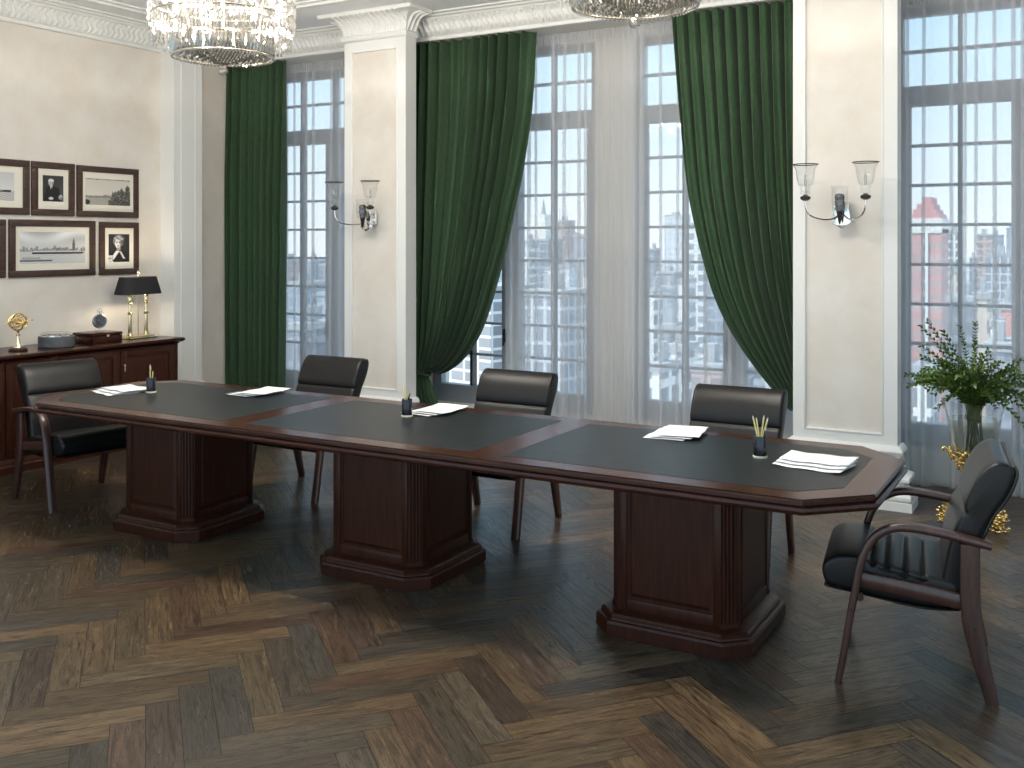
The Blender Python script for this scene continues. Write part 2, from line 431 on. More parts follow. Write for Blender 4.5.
# cornices
def cyma(t): return (.045+.085*t+.012*math.sin(t*2*PI), 3.535+.115*t)
CORN = [(0, 3.495), (.036, 3.495), (.042, 3.50), (.042, 3.522), (.034, 3.53)]+[cyma(t/8) for t in range(9)]+[(.145, 3.655), (.155, 3.668), (.185, 3.672), (.195, 3.685), (.235, 3.688), (.235, 3.702), (0, 3.702)]
def cornice(n, p0, p1, nrm):
    bm = B(); d = Vector(p1)-Vector(p0); left = Vector((-d.y, d.x)); sg = 1 if left.dot(Vector(nrm)) > 0 else -1
    sweep(bm, [p0, p1], [(o*sg, z) for o, z in CORN])
    flute_run(bm, (*p0, 0), (*p1, 0), (*nrm, 0), cyma)
    return struct('trim_%d' % n, bm, M_WHITE)
cornice(4, (XL, 2.6), (XL, 6.53), (1, 0))
cornice(5, (XL, YBEAM), (2.5, YBEAM), (0, -1))
bm = B(); BB = [(0, 0), (.02, 0), (.02, .10), (.012, .115), (.012, .13), (0, .14)]
sweep(bm, [(XL, -3), (XL, 6.52)], [(-o, z) for o, z in BB]); struct('baseboard_left', bm, M_WHITE)

# ------------------------------------------------------------------ curtains and sheers
def interp(tab, t):
    for (a, va), (b, vb) in zip(tab, tab[1:]):
        if t <= b: return va+(vb-va)*(t-a)/(b-a)
    return tab[-1][1]

def straight_curtain(name, label, x0, x1, z1, y, n, seed):
    rng = random.Random(seed); ph = [rng.uniform(-.5, .5) for _ in range(40)]
    bm = B(); NX, NZ = n*14, 40; rows = []
    for j in range(NZ+1):
        v = j/NZ; z = z1*(1-v)+.015*v; row = []
        amp = .036+.026*min(1, v*3)
        for i in range(NX+1):
            s = i/NX; a = 2*PI*n*s + .8*math.sin(2*PI*s*2.3+ph[0])+.5*math.sin(5*s+ph[1]*6)*v
            yy = y-amp*math.sin(a)*(1+.35*math.sin(9*s+ph[2]))-.012*math.sin(2*a+ph[3]*3)*v
            xx = x0+(x1-x0)*s+.010*math.cos(a)-.10*v*(s-.4)*.6
            row.append(bm.verts.new((xx, yy, z)))
        rows.append(row)
    for a, b in zip(rows, rows[1:]):
        for i in range(NX): bm.faces.new((a[i], a[i+1], b[i+1], b[i]))
    o = obj(name, bm, M_GREEN, None, 80)
    md = o.modifiers.new('thick', 'SOLIDIFY'); md.thickness = .004; md.offset = 0
    return tag(o, label, 'curtain', 'green curtains at the windows')

def swag_curtain(label, edge, xl, tiex, y, n, seed, hook_dx):
    root = thing('curtain', label, 'curtain', (tiex, y, 0), 0, 'green curtains at the windows')
    rng = random.Random(seed); P = catmull([(x, 0, z) for x, z in edge], 8); m = len(P)-1
    L = [0]
    for a, b in zip(P, P[1:]): L.append(L[-1]+(b-a).length)
    tau = [l/L[-1] for l in L]; zt = edge[-1][1]; z0 = edge[0][1]
    bm = B(); NX = n*12; rows = []; p1 = rng.uniform(0, 6)
    for j in range(m+1):
        t = tau[j]; row = []; ze, xe = P[j].z, P[j].x
        zz = z0+(zt-z0)*t; xx = xl+(tiex-xl)*t**3*.55
        w = abs(xe-xx)
        amp = .014+.056*min(1, w/.7)+.02*t
        for i in range(NX+1):
            s = i/NX; x = xx+s*(xe-xx); z = zz*(1-s**1.15)+ze*s**1.15
            a = 2*PI*n*s+.7*math.sin(2*PI*s*1.7+p1)+.5*math.sin(3*t+7*s+p1)
            yy = y-amp*(math.sin(a)*(1+.4*math.sin(11*s+p1))+.35*math.sin(2*a+2*t+p1))-.07*math.sin(PI*min(1, t*1.02))*s*t
            row.append(bm.verts.new((x-tiex+.006*math.cos(a), yy-y, z)))
        rows.append(row)
    for a, b in zip(rows, rows[1:]):
        for i in range(NX): bm.faces.new((a[i], a[i+1], b[i+1], b[i]))
    o = obj('drape', bm, M_GREEN, root, 80); md = o.modifiers.new('thick', 'SOLIDIFY'); md.thickness = .004; md.offset = 0
    # tail below the tie
    bm = B(); rows = []; sg = 1 if edge[0][0] > xl else -1
    for j in range(16):
        v = j/15; z = (zt+.015)*(1-v)+.015*v; hw = .045+.125*math.sin(v*PI/2); row = []
        for i in range(121):
            s = i/120; a = 2*PI*8*s+p1
            row.append(bm.verts.new((sg*(-.03+.075*v)+(s-.5)*2*hw*1.05, -.045*math.sin(PI*s)-(.012+.03*v)*math.sin(a)*(.7+.3*math.sin(5*s)), z)))
        rows.append(row)
    for a, b in zip(rows, rows[1:]):
        for i in range(120): bm.faces.new((a[i], a[i+1], b[i+1], b[i]))
    o = obj('curtain_tail', bm, M_GREEN, root, 80); md = o.modifiers.new('thick', 'SOLIDIFY'); md.thickness = .004; md.offset = 0
    bm = B(); pts = [(.085*math.cos(a)-sg*.01, .07*math.sin(a)-.03, zt+.0+.035*math.cos(a)*-sg) for a in [2*PI*k/28 for k in range(29)]]
    tube(bm, pts, .014, 8); obj('tieback', bm, M_GREEN, root)
    bm = B(); tube(bm, [(hook_dx, .0, zt+.05), (hook_dx, -.06, zt+.05), (hook_dx+sg*.01, -.08, zt+.07)], .007, 8); uvs(bm, (hook_dx+sg*.01, -.085, zt+.075), .014, 12, 8)
    tag(obj('tieback_hook', bm, M_STEEL, root), 'silver hook')
    return root
YC = 7.40
straight_curtain('curtain', 'dark green floor-length curtain hanging straight beside the left wall', -7.555, -6.79, 3.497, 7.375, 8, 1)
E2 = [(-4.05, 3.497), (-4.075, 3.0), (-4.105, 2.70), (-4.165, 2.33), (-4.235, 2.03), (-4.32, 1.67), (-4.48, 1.18), (-4.60, .92), (-4.735, .735), (-4.875, .615), (-5.0, .562), (-5.10, .58)]
swag_curtain('dark green curtain tied back to the left against the middle pilaster', E2, -5.34, -5.17, YC, 13, 2, -.05)
E3 = [(-2.82, 3.497), (-2.79, 3.1), (-2.76, 2.75), (-2.70, 2.19), (-2.635, 1.85), (-2.555, 1.54), (-2.46, 1.275), (-2.32, 1.02), (-2.155, .79), (-1.99, .60), (-1.90, .50), (-1.83, .52)]
swag_curtain('dark green curtain tied back to the right against the pilaster with the larger sconce', E3, -1.60, -1.76, YC, 13, 3, .05)

def sheer(label, x0, x1, folds, y=7.62, z1=3.495, seed=0):
    rng = random.Random(seed); plan = []; x = x0; t = 0
    pts = []
    step = .02; nx = int((x1-x0)/step)
    fl = sorted(folds)
    cur = x0; k = 0
    while cur < x1:
        yy = y+.018*math.sin(cur*11+seed)+.008*math.sin(cur*29+seed)
        if k < len(fl) and cur >= fl[k]:
            w = rng.uniform(.016, .026)
            pts += [(cur, yy), (cur+w, yy-.010), (cur+w+.004, yy-.016), (cur+w-.002, yy-.020), (cur+.003, yy-.024), (cur-.001, yy-.029), (cur+.004, yy-.033), (cur+w*1.2, yy-.030), (cur+w*1.2+.02, yy-.004)]
            cur += w*1.2+.03; k += 1
        else:
            pts.append((cur, yy)); cur += step
    root = thing('sheer_curtain', label, 'curtain', ((x0+x1)/2, y, 0), 0, 'white sheer curtains')
    cx = (x0+x1)/2; bm = B(); rows = []
    for j in range(13):
        z = .012+(z1-.012)*j/12; v = 1-j/12
        rows.append([bm.verts.new((px-cx+.012*v*math.sin(px*17+seed), (py-y)*(.55+.6*v)+.012*v*math.sin(px*7), z)) for px, py in pts])
    for a, b in zip(rows, rows[1:]):
        for i in range(len(pts)-1): bm.faces.new((a[i], a[i+1], b[i+1], b[i]))
    obj('voile', bm, M_SHEER, root, 80)
    bm = B(); n = int((x1-x0)/.0045); r2 = []
    for z in (z1-.085, z1-.04, z1):
        r2.append([bm.verts.new((x0-cx+(x1-x0)*i/n, -.028+.008*math.sin(i*.9), z)) for i in range(n+1)])
    for a, b in zip(r2, r2[1:]):
        for i in range(n): bm.faces.new((a[i], a[i+1], b[i+1], b[i]))
    obj('gathered_heading', bm, M_SHEER, root, 80)
    return root
def at(u, Y=7.62):      # X on the plane Y under image column u (used only to note where the folds of the photo fall)
    k = (u-512)/1005.4; return Y*(k*.86669-.49885)/(k*.49885+.86669)
sheer('white sheer curtain at the window behind the left pilaster and sconce', -7.50, -5.72, [at(u) for u in (293, 305, 312, 331, 338, 342)], seed=1)
sheer('white sheer curtain beside the left tied-back green curtain', at(505), at(611), [at(u) for u in (510, 527, 533, 551, 562, 577, 583, 594, 603, 609)], seed=2)
sheer('white sheer curtain beside the right tied-back green curtain', at(614), -1.70, [at(u) for u in (618, 627, 634, 641, 658, 677, 686, 704, 728, 740)], seed=3)
sheer('white sheer curtain at the rightmost window behind the vase', -1.22, 1.2, [at(u) for u in (906, 922, 948, 962, 975, 991, 1008, 1016)], seed=4)

# ------------------------------------------------------------------ conference table
TC = (-3.225, 4.395)
def octagon(hx, hy, c): return [(-hx+c, -hy), (hx-c, -hy), (hx, -hy+c), (hx, hy-c), (hx-c, hy), (-hx+c, hy), (-hx, hy-c), (-hx, -hy+c)]
table = thing('conference_table', 'long dark mahogany conference table with three pedestals and black leather inlays', 'table', (TC[0], TC[1], 0))
HX, HY, CH = 2.515, .58, .225
bm = B()
prof = [(0, .760), (-.006, .762), (0, .757), (.006, .750), (.006, .742), (-.006, .738), (-.006, .733), (.012, .727), (.016, .716), (.012, .704), (-.004, .697), (-.03, .694)]
o8 = octagon(HX, HY, CH)
top_in = octagon(HX-.006, HY-.006, CH-.0025)
rings = []
for o_, z in [(-.008, .760)]+[(p[0]-.010, p[1]) for p in prof[2:]]:
    rings.append([bm.verts.new((x, y, z)) for x, y in octagon(HX+o_, HY+o_, CH+o_*.414)])
for a, b in zip(rings, rings[1:]):
    for i in range(8): bm.faces.new((a[i], a[(i+1) % 8], b[(i+1) % 8], b[i]))
bm.faces.new(rings[0]); bm.faces.new(rings[-1][::-1])
obj('tabletop', bm, M_WOODX, table, 25)
S1, S2, BD, BW = -.775, .825, .125, .085
for k, (a, b) in enumerate(((-HX+BD+.01, S1-BW), (S1+BW, S2-BW), (S2+BW, HX-BD-.01))):
    y = HY-BD+.005; c = .15
    if k == 0: pts = [(a+c, -y), (b, -y), (b, y), (a+c, y), (a, y-c), (a, -y+c)]
    elif k == 1: pts = [(a, -y), (b, -y), (b, y), (a, y)]
    else: pts = [(a, -y), (b-c, -y), (b, -y+c), (b, y-c), (b-c, y), (a, y)]
    bm = B(); prism(bm, pts, lambda p, t: (p[0], p[1], t), .755, .7612, .0006, 1); obj('leather_inlay', bm, M_INLAY, table)
# section joints
def pedestal(px, py):
    bm = B(); h = .287; c = .055
    def oct_at(hh, cc): return [(px+x, py+y) for x, y in octagon(hh, hh, cc)]
    prism(bm, oct_at(h-.006, c-.006), lambda p, t: (p[0], p[1], t), .09, .70)
    # corner pilasters with three flutes, frame stiles and rails on the faces
    for sx in (-1, 1):
        for sy in (-1, 1):
            d = Vector((sx, sy)).normalized(); tn = Vector((-d.y, d.x)); mid = Vector((px+sx*(h-c/2), py+sy*(h-c/2)))
            for k in (-1.5, -.5, .5, 1.5):
                q = mid+tn*(k*.0175)-d*.004
                tube(bm, [(q.x, q.y, .125), (q.x, q.y, .675)], .0072, 8)
            for z0, z1 in ((.095, .125), (.675, .70)):
                p4 = [mid+tn*s*.041+d*e for s, e in ((-1, -.012), (1, -.012), (1, .006), (-1, .006))]
                prism(bm, [(v.x, v.y) for v in p4], lambda p, t: (p[0], p[1], t), z0, z1, .002, 1)
    o = obj('pedestal', bm, M_WOOD, table)
    bm = B(); hw = h-c
    for k in range(4):
        Mx = Matrix.Translation((px, py, 0)) @ Matrix.Rotation(k*PI/2, 4, 'Z')
        vs = []
        n0 = len(bm.verts)
        for a in ((-hw, -hw+.034, .095, .70), (hw-.034, hw, .095, .70), (-hw+.034, hw-.034, .095, .155), (-hw+.034, hw-.034, .655, .70)):
            box(bm, a[0], a[1], -h, -h+.02, a[2], a[3], .004, 2)
        bm.verts.ensure_lookup_table()
        for v in bm.verts[n0:]: v.co = Mx @ v.co
    obj('panel_frame', bm, M_WOOD, o)
    for k in range(4):
        bm = B(); Mx = Matrix.Translation((px, py, 0)) @ Matrix.Rotation(k*PI/2, 4, 'Z')
        a = hw-.040; z0, z1 = .161, .649; r = []
        for ins, dy in ((0, .012), (.006, .006), (.018, .002), (.022, -.001)):
            r.append([bm.verts.new((x, -h+dy, z)) for x, z in ((-a+ins, z0+ins), (a-ins, z0+ins), (a-ins, z1-ins), (-a+ins, z1-ins))])
        for p_, q_ in zip(r, r[1:]):
            for i in range(4): bm.faces.new((p_[i], p_[(i+1) % 4], q_[(i+1) % 4], q_[i]))
        bm.faces.new(r[-1]); bm.faces.new(r[0][::-1])
        for v in bm.verts: v.co = Mx @ v.co
        obj('raised_panel', bm, M_WOOD, o, 20)
    bm = B(); r = []
    for hh, z in ((.350, .0), (.350, .008), (.3575, .010), (.3575, .058), (.352, .068), (.340, .071), (.338, .076), (.338, .086), (.330, .096), (.318, .099), (.312, .101), (.290, .108), (.28, .109)):
        r.append([bm.verts.new((x, y, z)) for x, y in oct_at(hh, .095*hh/.3575)])
    for p_, q_ in zip(r, r[1:]):
        for i in range(8): bm.faces.new((p_[i], p_[(i+1) % 8], q_[(i+1) % 8], q_[i]))
    bm.faces.new(r[0][::-1]); bm.faces.new(r[-1])
    obj('plinth', bm, M_WOOD, o, 22)
for X in (-1.577, -3.195, -4.81): pedestal(X-TC[0], -.01)

# ------------------------------------------------------------------ chairs
def offset_poly(P, d):
    n = len(P); out = []
    A = sum(P[i].x*P[(i+1) % n].y-P[(i+1) % n].x*P[i].y for i in range(n)); sg = 1 if A > 0 else -1
    for i in range(n):
        t = (P[(i+1) % n]-P[i-1]).normalized(); out.append(P[i]+Vector((-t.y, t.x))*d*sg)
    return out
def cushion(bm, prof, hw, rad, n=6, bulge=0., pinch=None):
    P = [Vector((p.x, p.y)) for p in catmull([(a, b, 0) for a, b in prof], n, True)]
    xs = []
    for k in range(6):
        th = PI/2*k/5; xs.append((-hw+rad*(1-math.sin(th)), rad*(1-math.cos(th))))
    xs = [(-hw+rad*(1-math.sin(PI/2*k/5)), rad*(1-math.cos(PI/2*(1-0)) if False else math.cos(PI/2*k/5))) for k in range(6)]
    seq = [(-hw+rad*(1-math.cos(PI/2*k/5)), rad*(1-math.sin(PI/2*k/5))) for k in range(6)]
    seq += [(-hw+rad+(2*hw-2*rad)*k/8, 0) for k in range(1, 8)] + [(-x, d) for x, d in seq[::-1]]
    rings = []
    for x, d in seq:
        Q = offset_poly(P, d) if d > 1e-6 else P
        if bulge:
            b = bulge*(1-(x/hw)**2); Q = [q+Vector((0, b)) if q.y > .4 else q for q in Q]
        rings.append([bm.verts.new((x, q.x, q.y)) for q in Q])
    m = len(P)
    for a, b in zip(rings, rings[1:]):
        for i in range(m): bm.faces.new((a[i], a[(i+1) % m], b[(i+1) % m], b[i]))
    bm.faces.new(rings[0][::-1]); bm.faces.new(rings[-1])

def ribbon(bm, cl, th, x0, x1, bev=.004):
    """bent wooden band: centre line in the (y, z) plane, thickness th(t), from x0 to x1"""
    P = [Vector((p[0], p[1])) for p in cl]; n = len(P); A = []; Bq = []
    for i in range(n):
        t = (P[min(i+1, n-1)]-P[max(i-1, 0)]).normalized(); nn = Vector((-t.y, t.x)); h = th(i/(n-1))/2
        A.append(P[i]+nn*h); Bq.append(P[i]-nn*h)
    def sec(i):
        return [(x0, A[i]), (x1, A[i]), (x1, Bq[i]), (x0, Bq[i])]
    rings = []
    for i in range(n):
        a, b = A[i], Bq[i]; d = (b-a).normalized()*bev; e = bev
        rings.append([bm.verts.new((x, q.x, q.y)) for x, q in ((x0+e, a), (x1-e, a), (x1, a+d), (x1, b-d), (x1-e, b), (x0+e, b), (x0, b-d), (x0, a+d))])
    for a, b in zip(rings, rings[1:]):
        for i in range(8): bm.faces.new((a[i], a[(i+1) % 8], b[(i+1) % 8], b[i]))
    bm.faces.new(rings[0][::-1]); bm.faces.new(rings[-1])

def make_chair(label):
    t = thing('armchair', label, 'chair', (0, 0, 0), 0, 'black leather armchairs around the conference table')
    seat_prof = [(-.145, .425), (-.09, .438), (-.035, .446), (-.022, .436), (-.010, .450), (.028, .457), (.044, .443), (.058, .459), (.096, .466), (.112, .450), (.126, .467), (.150, .474), (.165, .458), (.182, .478), (.235, .490), (.30, .482), (.343, .452), (.353, .415), (.342, .378), (.318, .362), (.25, .352), (.1, .335), (-.05, .325), (-.14, .335), (-.155, .38)]
    bm = B(); cushion(bm, seat_prof, .268, .020, 4, .006); obj('seat', bm, M_LEATHER, t, 60)
    bm = B(); cushion(bm, [(.325, .358), (.335, .348), (.2, .332), (.0, .306), (-.13, .312), (-.14, .322), (0, .322), (.2, .346)], .245, .006, 3); obj('seat_pan', bm, M_SHELL, t, 60)
    bprof = [(-.088, .40), (-.098, .48), (-.112, .56), (-.135, .635), (-.150, .668), (-.160, .686), (-.172, .698), (-.168, .711), (-.172, .740), (-.190, .785), (-.214, .835), (-.246, .876), (-.285, .898), (-.322, .890), (-.338, .860), (-.328, .81), (-.302, .755), (-.262, .69), (-.222, .61), (-.195, .53), (-.178, .45), (-.165, .385), (-.12, .375)]
    bm = B(); cushion(bm, bprof, .264, .018, 5); bk = obj('backrest', bm, M_LEATHER, t, 60)
    # thin shell and piping along the back
    sh = [(-.168, .37), (-.185, .45), (-.205, .53), (-.234, .61), (-.268, .69), (-.288, .72), (-.316, .765), (-.338, .815), (-.348, .86), (-.338, .885)]
    bm = B(); ribbon(bm, [(p.x, p.y) for p in catmull([(a, b, 0) for a, b in sh], 4)], lambda u: .014, -.252, .252, .005); obj('back_shell', bm, M_SHELL, bk, 60)
    bm = B()
    bm.free()
    for s in (-1, 1):
        bm = B(); tube(bm, [(s*.250, p.x+.012, p.y) for p in catmull([(a, b, 0) for a, b in sh], 4)], .0055, 6); obj('piping', bm, M_SHELL, bk, 60)
    armline = [(.288, 0), (.268, .11), (.245, .25), (.224, .37), (.206, .47), (.186, .53), (.155, .583), (.108, .618), (.046, .634), (-.064, .627), (-.17, .610), (-.258, .594)]
    for s in (-1, 1):
        x0, x1 = (s*.300-.027, s*.300+.027)
        bm = B(); ribbon(bm, [(p.x, p.y) for p in catmull([(a, b, 0) for a, b in armline], 5)], lambda u: .026+.004*math.sin(u*PI), x0, x1, .006)
        arm = obj('arm', bm, M_CWOOD, t, 50)
        bm = B(); xo = s*.3265
        bmesh.ops.create_cone(bm, cap_ends=True, segments=12, radius1=.006, radius2=.006, depth=.004, matrix=Matrix.Translation((xo, .2375, .298)) @ Matrix.Rotation(PI/2, 4, 'Y'))
        obj('screw', bm, M_SHELL, arm)
        rl = [(-.262, 0), (-.240, .09), (-.212, .20), (-.193, .30), (-.186, .40), (-.184, .50), (-.184, .592)]
        bm = B(); ribbon(bm, [(p.x, p.y) for p in catmull([(a, b, 0) for a, b in rl], 5)], lambda u: .044+.026*min(1, u*2.2), s*.300-.015, s*.300+.015, .005)
        lg = obj('leg', bm, M_CWOOD, t, 50)
        bm = B()
        bmesh.ops.create_cone(bm, cap_ends=True, segments=12, radius1=.006, radius2=.006, depth=.004, matrix=Matrix.Translation((s*.3155, -.198, .279)) @ Matrix.Rotation(PI/2, 4, 'Y'))
        obj('screw', bm, M_SHELL, lg)
        bm = B(); ribbon(bm, [(.216, .410), (.1, .398), (-.05, .381), (-.175, .364)], lambda u: .058, s*.284-.013, s*.284+.013, .004)
        obj('side_rail', bm, M_CWOOD, t, 50)
    bm = B(); box(bm, -.275, .275, -.205, -.178, .31, .362, .004, 1); obj('cross_rail', bm, M_CWOOD, t)
    bm = B(); box(bm, -.275, .275, .196, .222, .318, .352, .004, 1); obj('cross_rail', bm, M_CWOOD, t)
    return t
ch0 = make_chair('black leather armchair with bent wooden arms at the right end of the table, side view')
ch0.location = (-.619, 4.41, 0); ch0.rotation_euler = (0, 0, R(98.1))
dup(ch0, (-1.745, 5.372, 0), R(180), 'black leather armchair behind the table next to the right tied-back curtain')
dup(ch0, (-3.20, 5.365, 0), R(180), 'black leather armchair behind the middle of the table between the two tied-back curtains')
dup(ch0, (-4.745, 5.395, 0), R(180), 'black leather armchair behind the table in front of the left window and middle pilaster')
dup(ch0, (-5.965, 4.445, 0), R(-101), 'black leather armchair at the left end of the table in front of the cabinet')

# ------------------------------------------------------------------ papers
def sheet(label, x, y, rz, w, l, z, seed, amp, grp):
    rng = random.Random(seed); a, b = rng.uniform(0, 6), rng.uniform(0, 6); bm = B(); NX, NY = 8, 16; rows = []
    for j in range(NY+1):
        row = []
        for i in range(NX+1):
            u, v = i/NX-.5, j/NY-.5
            hz = amp*(.5+.5*math.sin(v*13+a))*(.35+.65*abs(v)*2)+amp*.35*(.5+.5*math.sin(u*5+b))
            row.append(bm.verts.new((u*w, v*l, z+hz)))
        rows.append(row)
    for p, q in zip(rows, rows[1:]):
        for i in range(NX): bm.faces.new((p[i], p[i+1], q[i+1], q[i]))
    o = obj('paper_sheet', bm, M_PRINT, None, 80); o.location = (x, y, .7615); o.rotation_euler = (0, 0, rz)
    md = o.modifiers.new('thick', 'SOLIDIFY'); md.thickness = .0004; md.offset = 1
    return tag(o, label, 'paper', grp)
def print_mat():
    m = bpy.data.materials.new('printed_paper'); m.use_nodes = True; nt = m.node_tree; p = nt.nodes['Principled BSDF']; p.inputs['Roughness'].default_value = .7
    tc = nt.nodes.new('ShaderNodeTexCoord'); w = nt.nodes.new('ShaderNodeTexWave'); w.bands_direction = 'Y'; w.inputs['Scale'].default_value = 28; w.inputs['Distortion'].default_value = 0
    r = nt.nodes.new('ShaderNodeValToRGB'); r.color_ramp.elements[0].position = .08; r.color_ramp.elements[1].position = .2
    r.color_ramp.elements[0].color = (.66, .66, .67, 1); r.color_ramp.elements[1].color = (.84, .84, .84, 1)
    nt.links.new(tc.outputs['Object'], w.inputs['Vector']); nt.links.new(w.outputs['Fac'], r.inputs[0]); nt.links.new(r.outputs[0], p.inputs['Base Color']); return m
M_PRINT = print_mat()
stacks = [(-5.44, 4.375, R(78), 'beside the left pencil cup', 11), (-4.60, 4.755, R(-3), 'before the chair by the middle pilaster', 12),
          (-3.235, 4.75, R(0), 'before the middle chair', 13), (-1.80, 4.80, R(6), 'before the chair by the right tied-back curtain', 14), (-1.035, 4.46, R(86), 'at the right end of the table', 15)]
for x, y, rz, wh, sd in stacks:
    rng = random.Random(sd)
    for k, nm in enumerate(('lowest', 'middle', 'topmost')):
        dx, dy = (k-1)*.024*math.cos(rz), (k-1)*.024*math.sin(rz)+(k-1)*.016
        sheet('%s white paper sheet of the pile %s' % (nm, wh), x+dx, y+dy, rz+R((k-1)*3.5), .205, .297, .0006+.0070*k, sd*3, .006, 'papers piled on the conference table')

# ------------------------------------------------------------------ pencil cups
def cup(x, y, label):
    t = thing('pencil_cup', label, 'pen holder', (x, y, .7615), 0, 'pencil cups on the table')
    bm = B(); lathe(bm, [(.024, .011), (.0285, .011), (.029, .02), (.029, .096), (.0275, .0985), (.0255, .096), (.0245, .016), (.001, .015)], 28); obj('cup', bm, M_BLACKPL, t)
    bm = B(); lathe(bm, [(.001, 0), (.031, 0), (.033, .003), (.033, .008), (.031, .011), (.001, .0112)], 28); obj('base_disc', bm, M_CREAM, t)
    return t
def pencil(x, y, az, tilt, length, kind, label, z0=.7785):
    t = thing({'pencil': 'pencil', 'pen': 'pen'}[kind], label, kind, (x, y, z0), 0, 'pencils and pens in the cups')
    t.rotation_euler = (0, tilt, az)
    body = M_YELLOW if kind == 'pencil' else M_BLACKPL
    bm = B(); lathe(bm, [(.001, 0), (.0036, .0), (.0036, length-.018)], 6); obj('barrel', bm, body, t)
    bm = B(); lathe(bm, [(.0036, length-.018), (.0030, length-.010), (.0008, length)], 8); obj('tip', bm, M_TAN if kind == 'pencil' else M_STEEL, t)
cups = [(-5.227, 4.436, 'small black pencil cup nearest the left end of the table'), (-3.282, 4.536, 'small black pen cup in the middle of the table'), (-1.286, 4.466, 'small black pencil cup nearest the right end of the table')]
for x, y, l in cups: cup(x, y, l)
PL = [
 (0, .2, .145, 'pencil', .167, 'tall pale pencil leaning right in the left pencil cup'), (200, .03, .14, 'pencil', .165, 'tall upright pale pencil in the left pencil cup'),
 (190, .22, .14, 'pencil', .122, 'short pale pencil leaning left in the left pencil cup'), (20, .1, .14, 'pencil', .125, 'short pale pencil leaning right in the left pencil cup')]
wh = ['left', 'middle', 'right']
sets = [PL,
 [(185, .17, 0, 'pencil', .168, 'yellow pencil leaning left in the middle cup'), (10, .12, 0, 'pencil', .165, 'yellow pencil leaning right in the middle cup'), (30, .17, 0, 'pen', .135, 'black pen leaning right in the middle cup'), (300, .08, 0, 'pen', .125, 'short upright black pen in the middle cup')],
 [(190, .17, 0, 'pencil', .175, 'leftmost long yellow pencil in the right cup'), (200, .10, 0, 'pencil', .165, 'yellow pencil second from left in the right cup'), (10, .10, 0, 'pencil', .178, 'tallest yellow pencil leaning right in the right cup'), (40, .16, 0, 'pencil', .170, 'rightmost yellow pencil in the right cup'),
  (15, .17, 0, 'pen', .128, 'black pen with silver tip leaning right in the right cup'), (70, .12, 0, 'pen', .126, 'black pen with silver tip behind the pencils in the right cup')]]
for (cx, cy, _), st in zip(cups, sets):
    for k, (az, tilt, _, kind, L, lb) in enumerate(st):
        a = R(az-29.9); ta = math.tan(tilt)
        # foot sits on the far side of its lean so the pencil rests on the rim
        x0 = -math.cos(a)*min(.015, .10*ta); y0 = -math.sin(a)*min(.015, .10*ta)
        pencil(cx+x0+.499*(.005*k-.0075), cy+y0+.867*(.005*k-.0075), a, tilt*1.65, L, kind, lb)

# ------------------------------------------------------------------ cabinet and what stands on it
cab = thing('sideboard_cabinet', 'long dark wood sideboard cabinet against the left wall under the pictures', 'cabinet', (-7.28, 4.6, 0))
CX0, CX1, CY0, CY1 = -7.545+7.28, -7.0+7.28, 2.9-4.6, 6.235-4.6
bm = B(); box(bm, CX0, CX1, CY0, CY1, .10, .845, .003, 1); obj('body', bm, M_WOOD, cab)
bm = B(); sweep(bm, [(CX0, CY0), (CX1, CY0), (CX1, CY1), (CX0, CY1)], [(-o, z) for o, z in [(-.02, .835), (.004, .835), (.012, .845), (.030, .850), (.042, .860), (.045, .872), (.040, .882), (.03, .886), (-.02, .886)]]); box(bm, CX0, CX1-.015, CY0+.015, CY1-.015, .84, .8857); obj('top', bm, M_WOODX, cab)
bm = B(); sweep(bm, [(CX0, CY0), (CX1, CY0), (CX1, CY1), (CX0, CY1)], [(-o, z) for o, z in [(-.02, 0), (.045, 0), (.045, .055), (.035, .068), (.022, .072), (.018, .09), (.004, .105), (-.02, .105)]]); box(bm, CX0, CX1-.015, CY0+.015, CY1-.015, 0, .10); obj('plinth', bm, M_WOOD, cab, 25)
def cab_door(y0, y1, hs):
    bm = B(); x = CX1; y0 -= 4.6; y1 -= 4.6; w = .055
    for a in ((y0, y0+w, .125, .82), (y1-w, y1, .125, .82), (y0+w, y1-w, .125, .125+w), (y0+w, y1-w, .82-w, .82)): box(bm, x-.002, x+.016, a[0], a[1], a[2], a[3], .004, 2)
    r = []
    for ins, dx in ((0, .002), (.012, .003), (.036, .013), (.04, .013)):
        a, b, c, d = y0+w+ins, y1-w-ins, .125+w+ins, .82-w-ins
        r.append([bm.verts.new((x+dx, yy, zz)) for yy, zz in ((a, c), (b, c), (b, d), (a, d))])
    for p, q in zip(r, r[1:]):
        for i in range(4): bm.faces.new((p[i], p[(i+1) % 4], q[(i+1) % 4], q[i]))
    bm.faces.new(r[-1])
    d = obj('door', bm, M_WOOD, cab, 25)
    hy = y0+.027 if hs < 0 else y1-.027
    bm = B(); uvs(bm, (x+.026, hy, .70), .010, 12, 8); tube(bm, [(x+.014, hy, .70), (x+.026, hy, .70)], .005, 8); lathe(bm, [(.001, 0), (.0055, .006), (.0075, .018), (.004, .04), (.0035, .05)], 12, (x+.027, hy, .645)); tag(obj('handle', bm, M_STEEL, d), 'small silver drop handle')
for y0, y1, hs in ((5.625, 6.185, -1), (5.05, 5.60, -1), (4.60, 5.025, 1), (4.06, 4.575, -1)): cab_door(y0, y1, hs)
for y, hw in ((5.6125, .008), (5.0375, .008), (4.588, .008), (6.2125, .0175)):
    bm = B(); box(bm, CX1-.002, CX1+.008, y-4.6-hw, y-4.6+hw, .105, .84, .003, 1); obj('stile', bm, M_WOOD, cab)
CT = .8862
